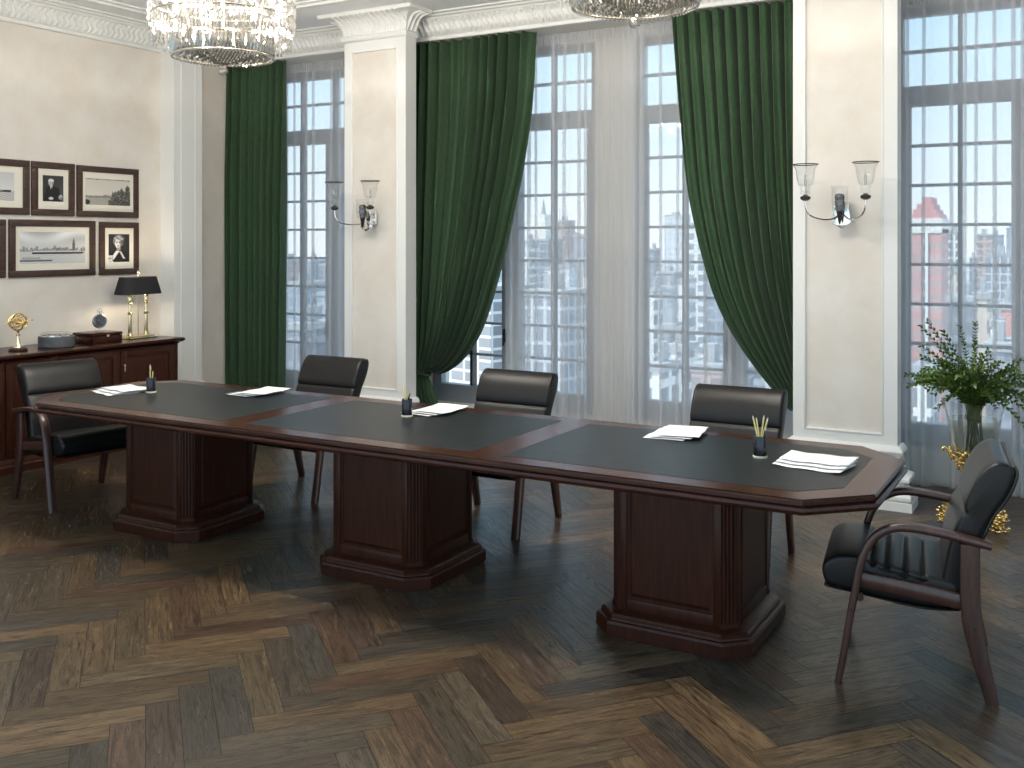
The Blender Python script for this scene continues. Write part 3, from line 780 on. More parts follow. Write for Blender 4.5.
# lamp
lamp = thing('table_lamp', 'brass twin-column table lamp with black shade at the right end of the cabinet', 'lamp', (-7.27, 6.03, CT))
bm = B(); box(bm, -.085, .085, -.150, .150, 0, .012, .005, 2); box(bm, -.07, .07, -.13, .13, .012, .026, .006, 2); obj('base', bm, M_BRASS, lamp)
for s in (-1, 1):
    bm = B(); lathe(bm, [(.03, .026), (.03, .034), (.022, .040), (.024, .046), (.018, .052), (.0195, .06), (.0155, .205), (.024, .212), (.026, .222), (.017, .228), (.012, .236), (.013, .295), (.022, .305), (.012, .315), (.011, .32), (.021, .332), (.021, .385), (.019, .388)], 20, (0, s*.086, 0)); obj('column', bm, M_BRASS, lamp)
bm = B(); tube(bm, [(0, 0, .02), (0, 0, .575)], .005, 8); tube(bm, [(0, -.086, .388), (0, 0, .40), (0, .086, .388)], .005, 8); uvs(bm, (0, 0, .582), .011, 12, 8); lathe(bm, [(.004, .545), (.012, .55), (.006, .565)], 12); obj('stem', bm, M_BRASS, lamp)
bm = B(); rg = []
for z, a, b in ((.385, .120, .215), (.388, .122, .217), (.535, .085, .178), (.537, .083, .176)):
    rg.append([bm.verts.new((a*math.copysign(abs(math.cos(t))**.8, math.cos(t)), b*math.copysign(abs(math.sin(t))**.62, math.sin(t)), z)) for t in [2*PI*k/56 for k in range(56)]])
for p, q in zip(rg, rg[1:]):
    for i in range(56): bm.faces.new((p[i], p[(i+1) % 56], q[(i+1) % 56], q[i]))
o = obj('lamp_shade', bm, M_SHADE, lamp); md = o.modifiers.new('thick', 'SOLIDIFY'); md.thickness = .003
for s in (-1, 1):
    bm = B(); uvs(bm, (0, s*.086, .425), .022, 14, 10, (1, 1, 1.4)); obj('bulb', bm, emis('lamp_bulb', (1, .85, .62), 14), lamp)
# box with the clock on it
bm = B(); bt = thing('wooden_box', 'dark glossy wooden box on the cabinet beneath the silver clock', 'box', (-7.25, 5.60, CT))
box(bm, -.13, .13, -.145, .145, 0, .060, .005, 2); obj('box_body', bm, M_WOODX, bt)
bm = B(); box(bm, -.132, .132, -.147, .147, .062, .086, .006, 2); obj('lid', bm, M_WOODX, bt)
bm = B(); box(bm, .130, .136, -.012, .012, .050, .070, .002, 1); tag(obj('clasp', bm, M_BRASS, bt), 'small brass clasp')
ck = thing('table_clock', 'round silver table clock like a pocket watch standing on the dark box', 'clock', (-7.25, 5.62, CT+.0862), R(-22))
bm = B(); box(bm, -.045, .045, -.03, .03, 0, .012, .004, 2); tube(bm, [(0, 0, .012), (0, 0, .03)], .008, 8); obj('stand', bm, M_VGLASS, ck)
bm = B(); vs = lathe(bm, [(.001, -.012), (.052, -.012), (.060, -.006), (.062, 0), (.060, .006), (.054, .013), (.050, .010)], 36); xform(bm, vs, Matrix.Translation((0, 0, .088)) @ Matrix.Rotation(PI/2, 4, 'Y')); obj('case', bm, M_STEEL, ck)
bm = B(); vs = lathe(bm, [(.001, .0108), (.050, .0108)], 36); xform(bm, vs, Matrix.Translation((0, 0, .088)) @ Matrix.Rotation(PI/2, 4, 'Y')); dial = obj('dial', bm, mat('clock_dial', (.16, .18, .20), .35), ck)
bm = B()
for k in range(12):
    a = k*PI/6; box(bm, .0112, .0122, -.0012, .0012, .036, .045); bm.verts.ensure_lookup_table(); xform(bm, bm.verts[-8:], Matrix.Translation((0, 0, .088)) @ Matrix.Rotation(a, 4, 'X'))
for a, l in ((.9, .026), (4.0, .036)):
    box(bm, .0122, .013, -.0014, .0014, -.006, l); bm.verts.ensure_lookup_table(); xform(bm, bm.verts[-8:], Matrix.Translation((0, 0, .088)) @ Matrix.Rotation(a, 4, 'X'))
obj('hands_and_marks', bm, M_CHROME, dial)
bm = B(); tube(bm, [(0, 0, .15), (0, 0, .165)], .006, 8); pts = [(0, .018*math.cos(a), .178+.016*math.sin(a)) for a in [2*PI*k/20 for k in range(21)]]; tube(bm, pts, .0035, 6); uvs(bm, (0, 0, .168), .010, 12, 8); tube(bm, [(0, -.035, .158), (0, 0, .166), (0, .035, .158)], .003, 6); obj('crown_ring', bm, M_STEEL, ck)
# drum
dr = thing('round_box', 'low round grey drum box with a glass lid on the cabinet', 'box', (-7.23, 5.195, CT))
bm = B(); lathe(bm, [(.001, 0), (.132, 0), (.137, .006), (.137, .082), (.133, .086), (.001, .086)], 48); obj('drum_body', bm, M_GREYDRUM, dr)
bm = B(); lathe(bm, [(.118, .086), (.120, .098), (.112, .108), (.09, .116), (.05, .12), (.001, .121)], 40, cap=False); obj('glass_lid', bm, M_VGLASS, dr)
bm = B()
for k in range(14):
    a = k*2.4; r = .02+.0065*k; ico(bm, (r*math.cos(a), r*math.sin(a), .093), .012, 1, (1.3, 1, .6))
lathe(bm, [(.108, .086), (.123, .086), (.123, .094), (.108, .094)], 40, cap=False); tag(obj('silver_inset', bm, M_CHROME, dr), 'silver rim and ornaments')
# armillary globe
gl = thing('armillary_globe', 'small brass armillary globe on a dark base at the left of the cabinet', 'ornament', (-7.20, 4.84, CT))
bm = B(); lathe(bm, [(.001, 0), (.068, 0), (.070, .008), (.064, .018), (.05, .024), (.001, .025)], 32); tag(obj('base', bm, M_WOOD, gl), 'dark wooden base')
bm = B(); lathe(bm, [(.036, .025), (.034, .034), (.022, .05), (.016, .07), (.013, .10), (.011, .115), (.017, .122), (.017, .128), (.010, .134), (.009, .145), (.013, .152), (.008, .158)], 24); obj('stem', bm, M_BRASS, gl)
bm = B(); c = Vector((0, 0, .224)); rad = .066
for M_ in (Matrix.Rotation(0, 4, 'X'), Matrix.Rotation(PI/2, 4, 'X'), Matrix.Rotation(PI/2, 4, 'Y'), Matrix.Rotation(.6, 4, 'X'), Matrix.Rotation(1.0, 4, 'Y') @ Matrix.Rotation(.5, 4, 'X'), Matrix.Rotation(-.7, 4, 'Y')):
    tube(bm, [c+(M_ @ Vector((rad*math.cos(a), rad*math.sin(a), 0))) for a in [2*PI*k/32 for k in range(33)]], .0048, 6)
for M_ in (Matrix.Rotation(1.2, 4, 'X'), Matrix.Rotation(-.5, 4, 'X')):
    tube(bm, [c+(M_ @ Vector((.05*math.cos(a), .05*math.sin(a), 0))) for a in [2*PI*k/32 for k in range(33)]], .004, 6)
obj('rings', bm, M_GOLD, gl)
bm = B(); uvs(bm, c, .022, 16, 10); obj('inner_globe', bm, M_GOLD, gl)
bm = B(); tube(bm, [c+Vector((-.04, -.085, -.01)), c+Vector((.04, .085, .01))], .003, 6); tube(bm, [c+Vector((.04, .085, .01)), c+Vector((.047, .1, .012))], lambda t: .010*(1-t)+.001, 8); obj('arrow', bm, M_BRASS, gl)

# ------------------------------------------------------------------ framed photographs
def sm(a, b, x):
    t = max(0, min(1, (x-a)/(b-a))); return t*t*(3-2*t)
def hsh(i, s=0): return random.Random(i*7919+s).random()
def pic_ship(x, y):
    g = .82-.12*y
    if y < .36: g = .62+.1*math.sin(y*90+3*math.sin(x*9))
    if .30 < y < .345+.03*sm(.6, .8, x) and .05 < x < .93-.25*(.345-y): g = .13
    if .345 < y < .40 and .15 < x < .72: g = .55 if (int(x*60) % 2) else .75
    for c in (.30, .45, .60):
        if abs(x-c+.02*(y-.4)) < .022 and .38 < y < .56: g = .16
    if abs(x-.16) < .004 and .38 < y < .66: g = .3
    return g
def pic_man(x, y):
    g = .12+.10*sm(.2, .9, x)*(1-y)
    if (abs(x-.47)/(.30+.25*(.55-y)))**2 < 1 and y < .57-.5*(x-.47)**2: g = .055
    if ((x-.40)/.13)**2+((y-.72)/.125)**2 < 1: g = .62-.5*max(0, x-.42)/.2
    if ((x-.40)/.14)**2+((y-.79)/.085)**2 < 1 and y > .76: g = .80
    if abs(x-.41) < .05*(1-(.60-y)*4) and .48 < y < .61: g = .85
    if abs(x-.41) < .016 and .42 < y < .58: g = .1
    if ((x-.40)/.12)**2+((y-.12)/.055)**2 < 1: g = .72
    if ((x-.86)/.10)**2+((y-.17)/.10)**2 < 1: g = .66 if hsh(int(x*40)*31+int(y*40)) > .4 else .2
    return g
def pic_harbour(x, y):
    g = .80-.06*y
    if y > .965: g = .25+.3*hsh(int(x*30))
    if y < .30: g = .52+.10*math.sin(y*120+4*math.sin(x*14))+.06*hsh(int(x*70)+int(y*60)*97)
    hz = .33+.03*hsh(int(x*45))+.10*hsh(int(x*32), 3)*sm(.25, .6, x)
    if .28 < y < hz: g = .42
    sk = .30+.26*sm(.5, .75, x)+.08*hsh(int(x*28), 5)
    if x > .55 and .16 < y < sk: g = .16+.35*hsh(int(x*50)*13+int(y*34), 7)**2
    for c, w, t in ((.94, .05, .80), (.80, .035, .70), (.60, .006, .62)):
        if abs(x-c) < w*(1 if y < t-.1 else max(.1, (t-y)/.1)) and .3 < y < t: g = .14+.25*hsh(int(x*60)*13+int(y*40), 9)**2
    if y < .20 and x > .50: g = .12+.2*hsh(int(x*40)+int(y*30)*51)
    if ((x-.04)/.06)**2+((y-.10)/.10)**2 < 1: g = .12
    return g
def pic_skyline(x, y):
    g = .70+.16*math.sin(y*9+2*math.sin(x*5))*sm(.5, 1, y)+.06
    if y < .40: g = .72+.07*math.sin(y*110+5*math.sin(x*11))
    h = .42+.13*hsh(int(x*26), 1)*(1-.4*abs(x-.5))+.04*hsh(int(x*60), 2)
    if .38 < y < h: g = .24+.45*hsh(int(x*90)*17+int(y*70), 3)
    if abs(x-.815) < .024*(1 if y < .62 else max(.08, (.84-y)/.22)) and .38 < y < .84: g = .25+.15*hsh(int(y*50))
    if .305 < y < .355 and .18 < x < .985-.6*(.355-y): g = .10
    if .355 < y < .40 and .20 < x < .90: g = .84 if y > .375 else .6
    if .07 < y < .135+.02*math.sin(x*9) and x < .50-.8*abs(y-.11): g = .22+.4*(y > .115)
    if .135 < y < .20 and .03 < x < .3: g = .55
    return g
def pic_woman(x, y):
    g = .07+.05*y
    if ((x-.48)/.27)**2+((y-.76)/.21)**2 < 1: g = .30+.12*math.sin(x*19+4*math.sin(y*11))+.12*(y > .82)
    if ((x-.46)/.155)**2+((y-.67)/.185)**2 < 1: g = .80-.55*sm(.48, .62, x)
    if y > .80 and ((x-.48)/.22)**2+((y-.83)/.12)**2 < 1: g = .50+.14*math.sin(x*24+3*math.sin(y*15))
    for ex in (.39, .53):
        if ((x-ex)/.045)**2+((y-.70)/.018)**2 < 1: g = .10
        if ((x-ex)/.06)**2+((y-.745)/.010)**2 < 1: g = .2
    if ((x-.455)/.05)**2+((y-.575)/.016)**2 < 1: g = .18
    if ((x-.47)/.02)**2+((y-.625)/.012)**2 < 1: g = .4
    if abs(x-.47) < .09 and .40 < y < .52: g = .45
    if y < .42-.7*(x-.5)**2: g = .05
    if abs((x-.12)-.9*(y-.05)) < .085 and y < .40: g = .78
    if abs((.80-x)-.75*(y-.05)) < .05 and .12 < y < .38: g = .7
    if x < .22 and y < .24: g = .75 if hsh(int(x*30)+int(y*30)*77) > .45 else .3
    return g
def pic_plain(x, y): return .6+.2*math.sin(y*4)+.05*math.sin(x*20)
def pmat():
    m = bpy.data.materials.new('photo_print'); m.use_nodes = True; nt = m.node_tree; p = nt.nodes['Principled BSDF']; p.inputs['Roughness'].default_value = .45
    a = nt.nodes.new('ShaderNodeAttribute'); a.attribute_name = 'print'; nt.links.new(a.outputs['Color'], p.inputs['Base Color']); return m
M_PHOTO = pmat()
def picture(label, y0, y1, z0, z1, fr, mx, mzb, mzt, fn, px=90, py=90, tint=(1, 1, 1)):
    yc, zc = (y0+y1)/2, (z0+z1)/2
    t = thing('picture_frame', label, 'picture', (XL+.002, yc, zc), 0, 'black and white photographs on the left wall')
    hy, hz = (y1-y0)/2, (z1-z0)/2
    bm = B()
    for a in ((-hy, hy, hz-fr, hz), (-hy, hy, -hz, -hz+fr), (-hy, -hy+fr, -hz+fr, hz-fr), (hy-fr, hy, -hz+fr, hz-fr)): box(bm, 0, .024, a[0], a[1], a[2], a[3], .004, 2)
    obj('frame', bm, M_PFRAME, t)
    bm = B(); box(bm, .001, .009, -hy+fr-.004, hy-fr+.004, -hz+fr-.004, hz-fr+.004); obj('mount', bm, M_MATB, t, 0)
    bm = B(); cl = bm.loops.layers.float_color.new('print')
    a0, a1, b0, b1 = -hy+fr+mx, hy-fr-mx, -hz+fr+mzb, hz-fr-mzt
    V = [[bm.verts.new((.0096, a0+(a1-a0)*i/px, b0+(b1-b0)*j/py)) for i in range(px+1)] for j in range(py+1)]
    for j in range(py):
        for i in range(px):
            f = bm.faces.new((V[j][i], V[j][i+1], V[j+1][i+1], V[j+1][i])); g = max(.0, min(1, fn((i+.5)/px, (j+.5)/py)))**1.65
            for l in f.loops: l[cl] = (g*tint[0], g*tint[1], g*tint[2], 1)
    obj('photograph', bm, M_PHOTO, t, 0)
W = (1, .95, .86)
picture('dark framed photograph of an ocean liner, upper row, cut by the left edge', 4.52, 5.165, 1.95, 2.395, .056, .075, .055, .05, pic_ship)
picture('dark framed portrait photograph of a seated white-haired man in a suit', 5.186, 5.586, 1.948, 2.395, .055, .048, .065, .055, pic_man, 60, 80)
picture('dark framed photograph of a harbour street with a domed building', 5.612, 6.252, 1.947, 2.39, .052, .035, .055, .055, pic_harbour, 100, 80, W)
picture('dark framed picture at the left edge, lower row, mostly cut off', 4.60, 4.957, 1.442, 1.91, .052, .05, .06, .06, pic_plain, 20, 20)
picture('large dark framed photograph of a city skyline with a ship on the water', 4.986, 5.793, 1.440, 1.912, .055, .042, .055, .045, pic_skyline, 130, 90)
picture('dark framed portrait photograph of a woman with wavy hair above the lamp', 5.838, 6.254, 1.438, 1.906, .052, .045, .06, .055, pic_woman, 60, 84)

# ------------------------------------------------------------------ wall sconces
def sconce(x, label):
    t = thing('wall_sconce', label, 'lamp', (x, 6.92, 1.83), 0, 'twin glass wall sconces on the pilasters')
    bm = B()
    box(bm, -.030, .030, -.020, .0, .04, .17, .008, 3)
    sh = [(-.062, .03), (-.05, .012), (-.03, .004), (0, -.012), (.03, .004), (.05, .012), (.062, .03), (.05, .10), (.035, .16), (-.035, .16), (-.05, .10)]
    prism(bm, sh, lambda p, q: (p[0], q, p[1]), -.12, -.10, .004, 2); box(bm, -.016, .016, -.11, 0, .07, .10, .004, 1)
    obj('back_plate', bm, M_CHROME, t)
    bm = B(); lathe(bm, [(.001, .012), (.008, .03), (.020, .09), (.030, .15), (.032, .165), (.026, .172), (.030, .178), (.032, .195), (.024, .212), (.001, .218)], 20, (0, -.165, 0)); obj('centre_drop', bm, M_DARKMETAL, t)
    bm = B(); lathe(bm, [(.045, .10), (.052, .16), (.052, .245), (.060, .262), (.056, .262), (.048, .245), (.048, .16), (.041, .10)], 24, (0, -.165, 0), cap=False); obj('centre_glass', bm, M_VGLASS, t)
    for s in (-1, 1):
        pts = catmull([(s*.02, -.12, .075), (s*.05, -.14, .052), (s*.10, -.20, .046), (s*.155, -.27, .066), (s*.182, -.298, .11), (s*.188, -.302, .165)], 6)
        bm = B(); tube(bm, pts, .0055, 8); a = obj('arm', bm, M_CHROME, t)
        c = (s*.188, -.302, 0)
        bm = B(); lathe(bm, [(.001, .165), (.018, .168), (.032, .178), (.033, .192), (.018, .200), (.010, .206)], 20, c); obj('knob', bm, M_DARKMETAL, a)
        bm = B(); lathe(bm, [(.012, .204), (.030, .212), (.034, .222), (.022, .230), (.032, .240), (.032, .252), (.030, .256), (.046, .272), (.056, .32), (.062, .37), (.080, .402), (.076, .402), (.058, .37), (.052, .32), (.042, .275), (.02, .262), (.001, .26)], 28, c, cap=False); obj('glass_shade', bm, M_VGLASS, a)
        bm = B(); pts = [(c[0]+.080*math.cos(q), c[1]+.080*math.sin(q), .403) for q in [2*PI*k/36 for k in range(37)]]; tube(bm, pts, .0035, 6); obj('rim', bm, M_DARKMETAL, a)
        bm = B(); lathe(bm, [(.008, .26), (.010, .30), (.006, .335), (.001, .35)], 12, c); obj('bulb', bm, M_CRYSTAL, a)
    return t
sconce(-5.35, 'wall sconce with two clear glass cups on the middle pilaster')
sconce(-1.42, 'wall sconce with two clear glass cups on the right pilaster')

# ------------------------------------------------------------------ chandeliers
def chandelier(x, y, label, power):
    t = thing('chandelier', label, 'lamp', (x, y, ZC), 0, 'crystal chandeliers')
    Z = lambda z: z-ZC
    bm = B(); lathe(bm, [(.001, 0), (.11, 0), (.10, -.03), (.03, -.05), (.015, -.07), (.012, -.30), (.001, -.30)], 24); obj('canopy', bm, M_CHROME, t)
    RO, RI = .415, .295
    bm = B()
    def ring(r, z, th): tube(bm, [(r*math.cos(a), r*math.sin(a), Z(z)) for a in [2*PI*k/64 for k in range(65)]], th, 6)
    for z in (3.36, 3.235, 3.155, 3.08): ring(RO, z, .006)
    for z in (3.08, 2.955, 2.845): ring(RI, z, .005)
    for k in range(8):
        a = k*PI/4; tube(bm, [(0, 0, -.30), (RI*math.cos(a), RI*math.sin(a), Z(3.08)), (RO*math.cos(a), RO*math.sin(a), Z(3.36))], .006, 6)
    tag(obj('frame', bm, mat('chandelier_frame', (.62, .55, .46), .25, metal=1), t), 'silver rings')
    bm = B(); rng = random.Random(int(x*10))
    def rod(r, a, z0, z1, w):
        ca, sa = math.cos(a), math.sin(a); tx, ty = -sa, ca; jr = rng.uniform(-.008, .008); r += jr
        p = [(r*ca+tx*w, r*sa+ty*w), (r*ca-tx*w, r*sa-ty*w), ((r+w*1.6)*ca, (r+w*1.6)*sa)]
        A = [bm.verts.new((q[0], q[1], Z(z1))) for q in p]; Bv = [bm.verts.new((q[0], q[1], Z(z0))) for q in p]
        for i in range(3): bm.faces.new((A[i], A[(i+1) % 3], Bv[(i+1) % 3], Bv[i]))
        tip = bm.verts.new((r*ca, r*sa, Z(z0-.012)))
        for i in range(3): bm.faces.new((Bv[i], Bv[(i+1) % 3], tip))
    for z0, z1 in ((3.25, 3.35), (3.17, 3.235), (3.095, 3.155), (3.00, 3.08)):
        for k in range(96): rod(RO, 2*PI*(k+rng.uniform(-.2, .2))/96, z0, z1, .008)
    for k in range(96): rod(RO-.02, 2*PI*k/96, 2.945+rng.uniform(-.01, .02), 3.01, .006)
    fr = obj('crystal_fringe', bm, M_CRYSTAL, t, 0); fr['kind'] = 'stuff'
    bm = B()
    for z0, z1 in ((2.96, 3.07), (2.86, 2.955)):
        for k in range(84): rod(RI, 2*PI*(k+rng.uniform(-.2, .2))/84, z0, z1, .007)
    for rr in (.27, .235, .20, .165, .13, .095, .06):
        n = int(rr*2*PI/.02)
        for k in range(n): rod(rr, 2*PI*k/n, 2.80+.05*(rr/.27), 2.86+.05*(rr/.27), .007)
    i2 = obj('inner_crystal_drum', bm, M_CRYSTAL, t, 0); i2['kind'] = 'stuff'
    bm = B()
    for k in range(84):
        a = 2*PI*k/84; ico(bm, (RI*math.cos(a), RI*math.sin(a), Z(2.838)), .0075, 1)
    for k in range(72):
        a = 2*PI*k/72; z = 2.93+rng.uniform(-.03, .015); ico(bm, (RO*math.cos(a)*.97, RO*math.sin(a)*.97, Z(z)), .0085, 1, (1, 1, 1.5))
    b3 = obj('crystal_beads', bm, M_CRYSTAL, t, 0); b3['kind'] = 'stuff'
    bm = B(); ico(bm, (0, 0, Z(2.762)), .03, 2); tube(bm, [(0, 0, Z(2.79)), (0, 0, Z(2.88))], .003, 6); obj('crystal_ball', bm, M_CRYSTAL, t, 0)
    for k in range(8):
        a = k*PI/4+.2; c = (.336*math.cos(a), .336*math.sin(a), Z(3.165))
        bm = B(); uvs(bm, c, .020, 12, 8, (1, 1, 1.5)); obj('bulb', bm, M_BULB, t)
    for k in range(8):
        a = k*PI/4+.2; ld = bpy.data.lights.new('chandelier_light', 'POINT'); ld.energy = power/8; ld.color = (1, .93, .82); ld.shadow_soft_size = .022
        lo = bpy.data.objects.new('chandelier_light', ld); COL.objects.link(lo); lo.parent = t; lo.location = (.336*math.cos(a), .336*math.sin(a), Z(3.105))
    return t
CH_P = 300
chandelier(-4.54, 4.39, 'round crystal chandelier hanging over the left half of the table', CH_P)
chandelier(-1.86, 4.39, 'round crystal chandelier at the top edge, hanging over the right half of the table', CH_P)
# light of the two bulbs in the table lamp
for s in (-1, 1):
    ld = bpy.data.lights.new('table_lamp_light', 'POINT'); ld.energy = 4.5; ld.color = (1, .84, .62); ld.shadow_soft_size = .03
    lo = bpy.data.objects.new('table_lamp_light', ld); COL.objects.link(lo); lo.parent = lamp; lo.location = (0, s*.086, .47)

# ------------------------------------------------------------------ vase with branches
vs_ = thing('vase', 'clear glass vase in an ornate gold mount with scroll feet by the right window', 'vase', (-.615, 6.70, 0))
def lumps(bm, n, f, r0, r1, seed):
    rng = random.Random(seed)
    for k in range(n):
        p = f(rng); ico(bm, p, rng.uniform(r0, r1), 1, (1, 1, rng.uniform(.6, 1.3)))
bm = B(); lathe(bm, [(.001, .278), (.03, .285), (.045, .31), (.075, .35), (.105, .40), (.128, .455), (.135, .50), (.142, .56), (.148, .62), (.158, .69), (.178, .745), (.188, .768), (.184, .768), (.173, .745), (.153, .69), (.143, .62), (.137, .56), (.130, .50), (.122, .455), (.098, .40), (.06, .35), (.001, .33)], 48, cap=False); obj('glass_bowl', bm, M_VGLASS, vs_)
bm = B(); lathe(bm, [(.001, .335), (.05, .36), (.095, .405), (.119, .455), (.128, .50), (.135, .56), (.141, .62), (.146, .655), (.001, .655)], 40, cap=False); tag(obj('water', bm, M_WATER, vs_), 'clear water in the bowl')
bm = B(); lathe(bm, [(.001, .262), (.022, .265), (.03, .285), (.05, .305), (.082, .35), (.112, .40), (.126, .43), (.122, .43), (.105, .40), (.075, .35), (.04, .31), (.001, .30)], 40, cap=False)
def fm(r):
    z = r.uniform(.28, .465); rad = .03+.112*((z-.28)/.185)**.8; a = r.uniform(0, 2*PI); return (rad*math.cos(a), rad*math.sin(a), z)
lumps(bm, 300, fm, .006, .015, 3)
for k in range(6):
    a = k*PI/3+.35; pts = catmull([(.125*math.cos(a), .125*math.sin(a), .40), (.146*math.cos(a), .146*math.sin(a), .45), (.168*math.cos(a), .168*math.sin(a), .478), (.180*math.cos(a), .180*math.sin(a), .466), (.168*math.cos(a), .168*math.sin(a), .452)], 5)
    tube(bm, pts, lambda t: .010-.004*t, 8)
obj('gold_mount', bm, M_GOLD, vs_, 60)
bm = B(); lathe(bm, [(.001, .085), (.028, .09), (.018, .12), (.014, .17), (.026, .20), (.026, .215), (.014, .235), (.018, .265), (.001, .27)], 24); obj('stem', bm, M_GOLD, vs_)
for k in range(3):
    a = R(200)+k*2*PI/3+.15; ca, sa = math.cos(a), math.sin(a)
    bm = B(); pts = catmull([(.01*ca, .01*sa, .20), (.06*ca, .06*sa, .19), (.12*ca, .12*sa, .13), (.155*ca, .155*sa, .06), (.18*ca, .18*sa, .022)], 6); tube(bm, pts, lambda t: .016-.004*t, 8)
    def ff(r, ca=ca, sa=sa):
        q = r.uniform(.10, .21); w = r.uniform(-.05, .05)*(1.1-abs(q-.16)*5); return (q*ca-w*sa, q*sa+w*ca, r.uniform(.012, max(.03, .16-1.3*abs(q-.15))))
    lumps(bm, 130, ff, .007, .015, 20+k); bmesh.ops.translate(bm, verts=bm.verts, vec=(0, 0, max(0, -min(v.co.z for v in bm.verts)))); obj('foot', bm, M_GOLD, vs_, 60)

pl = thing('branches', 'bunch of leafy green branches spreading out of the glass vase', 'plant', (-.615, 6.70, .37))
def build_plant():
    rng = random.Random(9); bs = B(); bl = B()
    cr, cf = Vector((.86669, -.49885, 0)), Vector((-.49885, .86669, 0))
    tips = [(-.385, .825, .0), (-.30, .86, .08), (-.41, .70, -.05), (-.33, .62, .1), (-.40, .47, -.02), (-.42, .42, .1), (-.34, .40, -.1), (-.29, .34, -.12), (-.24, .30, .05),
            (-.10, .85, .0), (-.17, .80, .1), (.035, .865, .05), (.02, .72, -.15), (.12, .68, .0), (.17, .55, .1), (.26, .64, -.05), (.36, .68, .05), (.40, .58, .0), (.42, .45, -.1), (.44, .40, .06), (.34, .36, -.1), (.25, .30, -.15), (.20, .36, .1)]
    for k in range(85):
        a = rng.uniform(-1, 1); tips.append((a*.36+rng.uniform(-.04, .04), rng.uniform(.42, .80-.28*abs(a)), rng.uniform(-.30, .30)))
    for q_, (lx, h, dp) in enumerate(tips):
        tip = cr*lx+cf*dp+Vector((0, 0, h)); root = Vector((rng.uniform(-.06, .06), rng.uniform(-.06, .06), .03+rng.uniform(0, .03)))
        neck = cr*(lx*.14)+cf*(dp*.14)+Vector((0, 0, .37)); d = (cr*lx+cf*dp)
        if q_ > 26: root = neck*.9+Vector((0, 0, -.06))
        c1 = neck+(tip-neck)*.5+Vector((0, 0, .07))
        P = catmull([root, neck, c1, tip], 9); n = len(P)
        tube(bs, P, lambda t: .0028*(1-.6*t), 5)
        L = [0]
        for p, q in zip(P, P[1:]): L.append(L[-1]+(q-p).length)
        s = .40 if q_ <= 26 else .10; side = 0
        while s < L[-1]:
            i = next(i for i in range(n-1) if L[i+1] >= s); t = (s-L[i])/(L[i+1]-L[i]); p = P[i].lerp(P[i+1], t); tg = (P[i+1]-P[i]).normalized()
            for sgn in (0, 1):
                ang = side*1.57+sgn*PI+rng.uniform(-.4, .4); u = tg.orthogonal().normalized(); u.rotate(Matrix.Rotation(ang, 3, tg))
                dr_ = (u*.8+tg*.65).normalized(); ln = rng.uniform(.024, .036); wd = ln*.34
                sd = dr_.cross(tg).normalized(); nm = sd.cross(dr_)
                v = [bl.verts.new(q) for q in (p, p+dr_*ln*.45+sd*wd+nm*.002, p+dr_*ln, p+dr_*ln*.45-sd*wd+nm*.002, p+dr_*ln*.5-nm*.002)]
                bl.faces.new((v[0], v[1], v[4])); bl.faces.new((v[1], v[2], v[4])); bl.faces.new((v[2], v[3], v[4])); bl.faces.new((v[3], v[0], v[4]))
            side += 1; s += rng.uniform(.015, .022)
    obj('stems', bs, M_STEM, pl, 60); lv = obj('leaves', bl, M_LEAF, pl, 60, recalc=False); lv['kind'] = 'stuff'
build_plant()

# ------------------------------------------------------------------ city outside
GZ = -90.
def facade(name, wall, win, bw, bh, mort, rough=.7):
    m = bpy.data.materials.new(name); m.use_nodes = True; nt = m.node_tree; p = nt.nodes['Principled BSDF']; p.inputs['Roughness'].default_value = rough
    p.inputs['Specular IOR Level'].default_value = .2
    tc = nt.nodes.new('ShaderNodeTexCoord'); sx = nt.nodes.new('ShaderNodeSeparateXYZ'); ad = nt.nodes.new('ShaderNodeMath'); ad.operation = 'ADD'
    cx = nt.nodes.new('ShaderNodeCombineXYZ'); br = nt.nodes.new('ShaderNodeTexBrick')
    nt.links.new(tc.outputs['Object'], sx.inputs[0]); nt.links.new(sx.outputs[0], ad.inputs[0]); nt.links.new(sx.outputs[1], ad.inputs[1])
    nt.links.new(ad.outputs[0], cx.inputs[0]); nt.links.new(sx.outputs[2], cx.inputs[1]); nt.links.new(cx.outputs[0], br.inputs['Vector'])
    br.offset = 0; br.squash = 1
    br.inputs['Scale'].default_value = 1; br.inputs['Brick Width'].default_value = bw; br.inputs['Row Height'].default_value = bh; br.inputs['Mortar Size'].default_value = mort; br.inputs['Mortar Smooth'].default_value = .1
    br.inputs['Color1'].default_value = tuple(win)+(1,); br.inputs['Color2'].default_value = tuple(c*.75 for c in win)+(1,); br.inputs['Mortar'].default_value = tuple(wall)+(1,)
    nt.links.new(br.outputs['Color'], p.inputs['Base Color']); return m
GLASSY = (.20, .23, .27)
F = dict(  # distance haze is put into these colours by keeping the facades pale
 pink=facade('pink_brick_facade', (.66, .33, .31), (.60, .44, .42), 9, 3.3, .75), white=facade('white_grid_facade', (.80, .79, .76), (.28, .31, .35), 3.4, 3.4, .55),
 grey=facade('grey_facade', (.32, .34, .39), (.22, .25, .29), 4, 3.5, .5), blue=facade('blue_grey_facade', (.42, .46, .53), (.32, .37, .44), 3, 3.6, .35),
 stripe=facade('striped_facade', (.76, .76, .76), (.36, .39, .44), 60, 3.4, .7), tan=facade('tan_facade', (.66, .60, .52), (.36, .34, .33), 4, 3.6, .7),
 gridg=facade('grey_grid_facade', (.56, .58, .62), (.30, .33, .38), 2.4, 2.8, .3), brown=facade('brown_pink_facade', (.56, .42, .40), (.36, .32, .33), 4, 3.4, .6),
 balc=facade('balcony_block_facade', (.78, .78, .78), (.36, .37, .39), 3.4, 2.0, .24), pale=facade('pale_facade', (.72, .73, .75), (.60, .62, .66), 5, 4, .5))
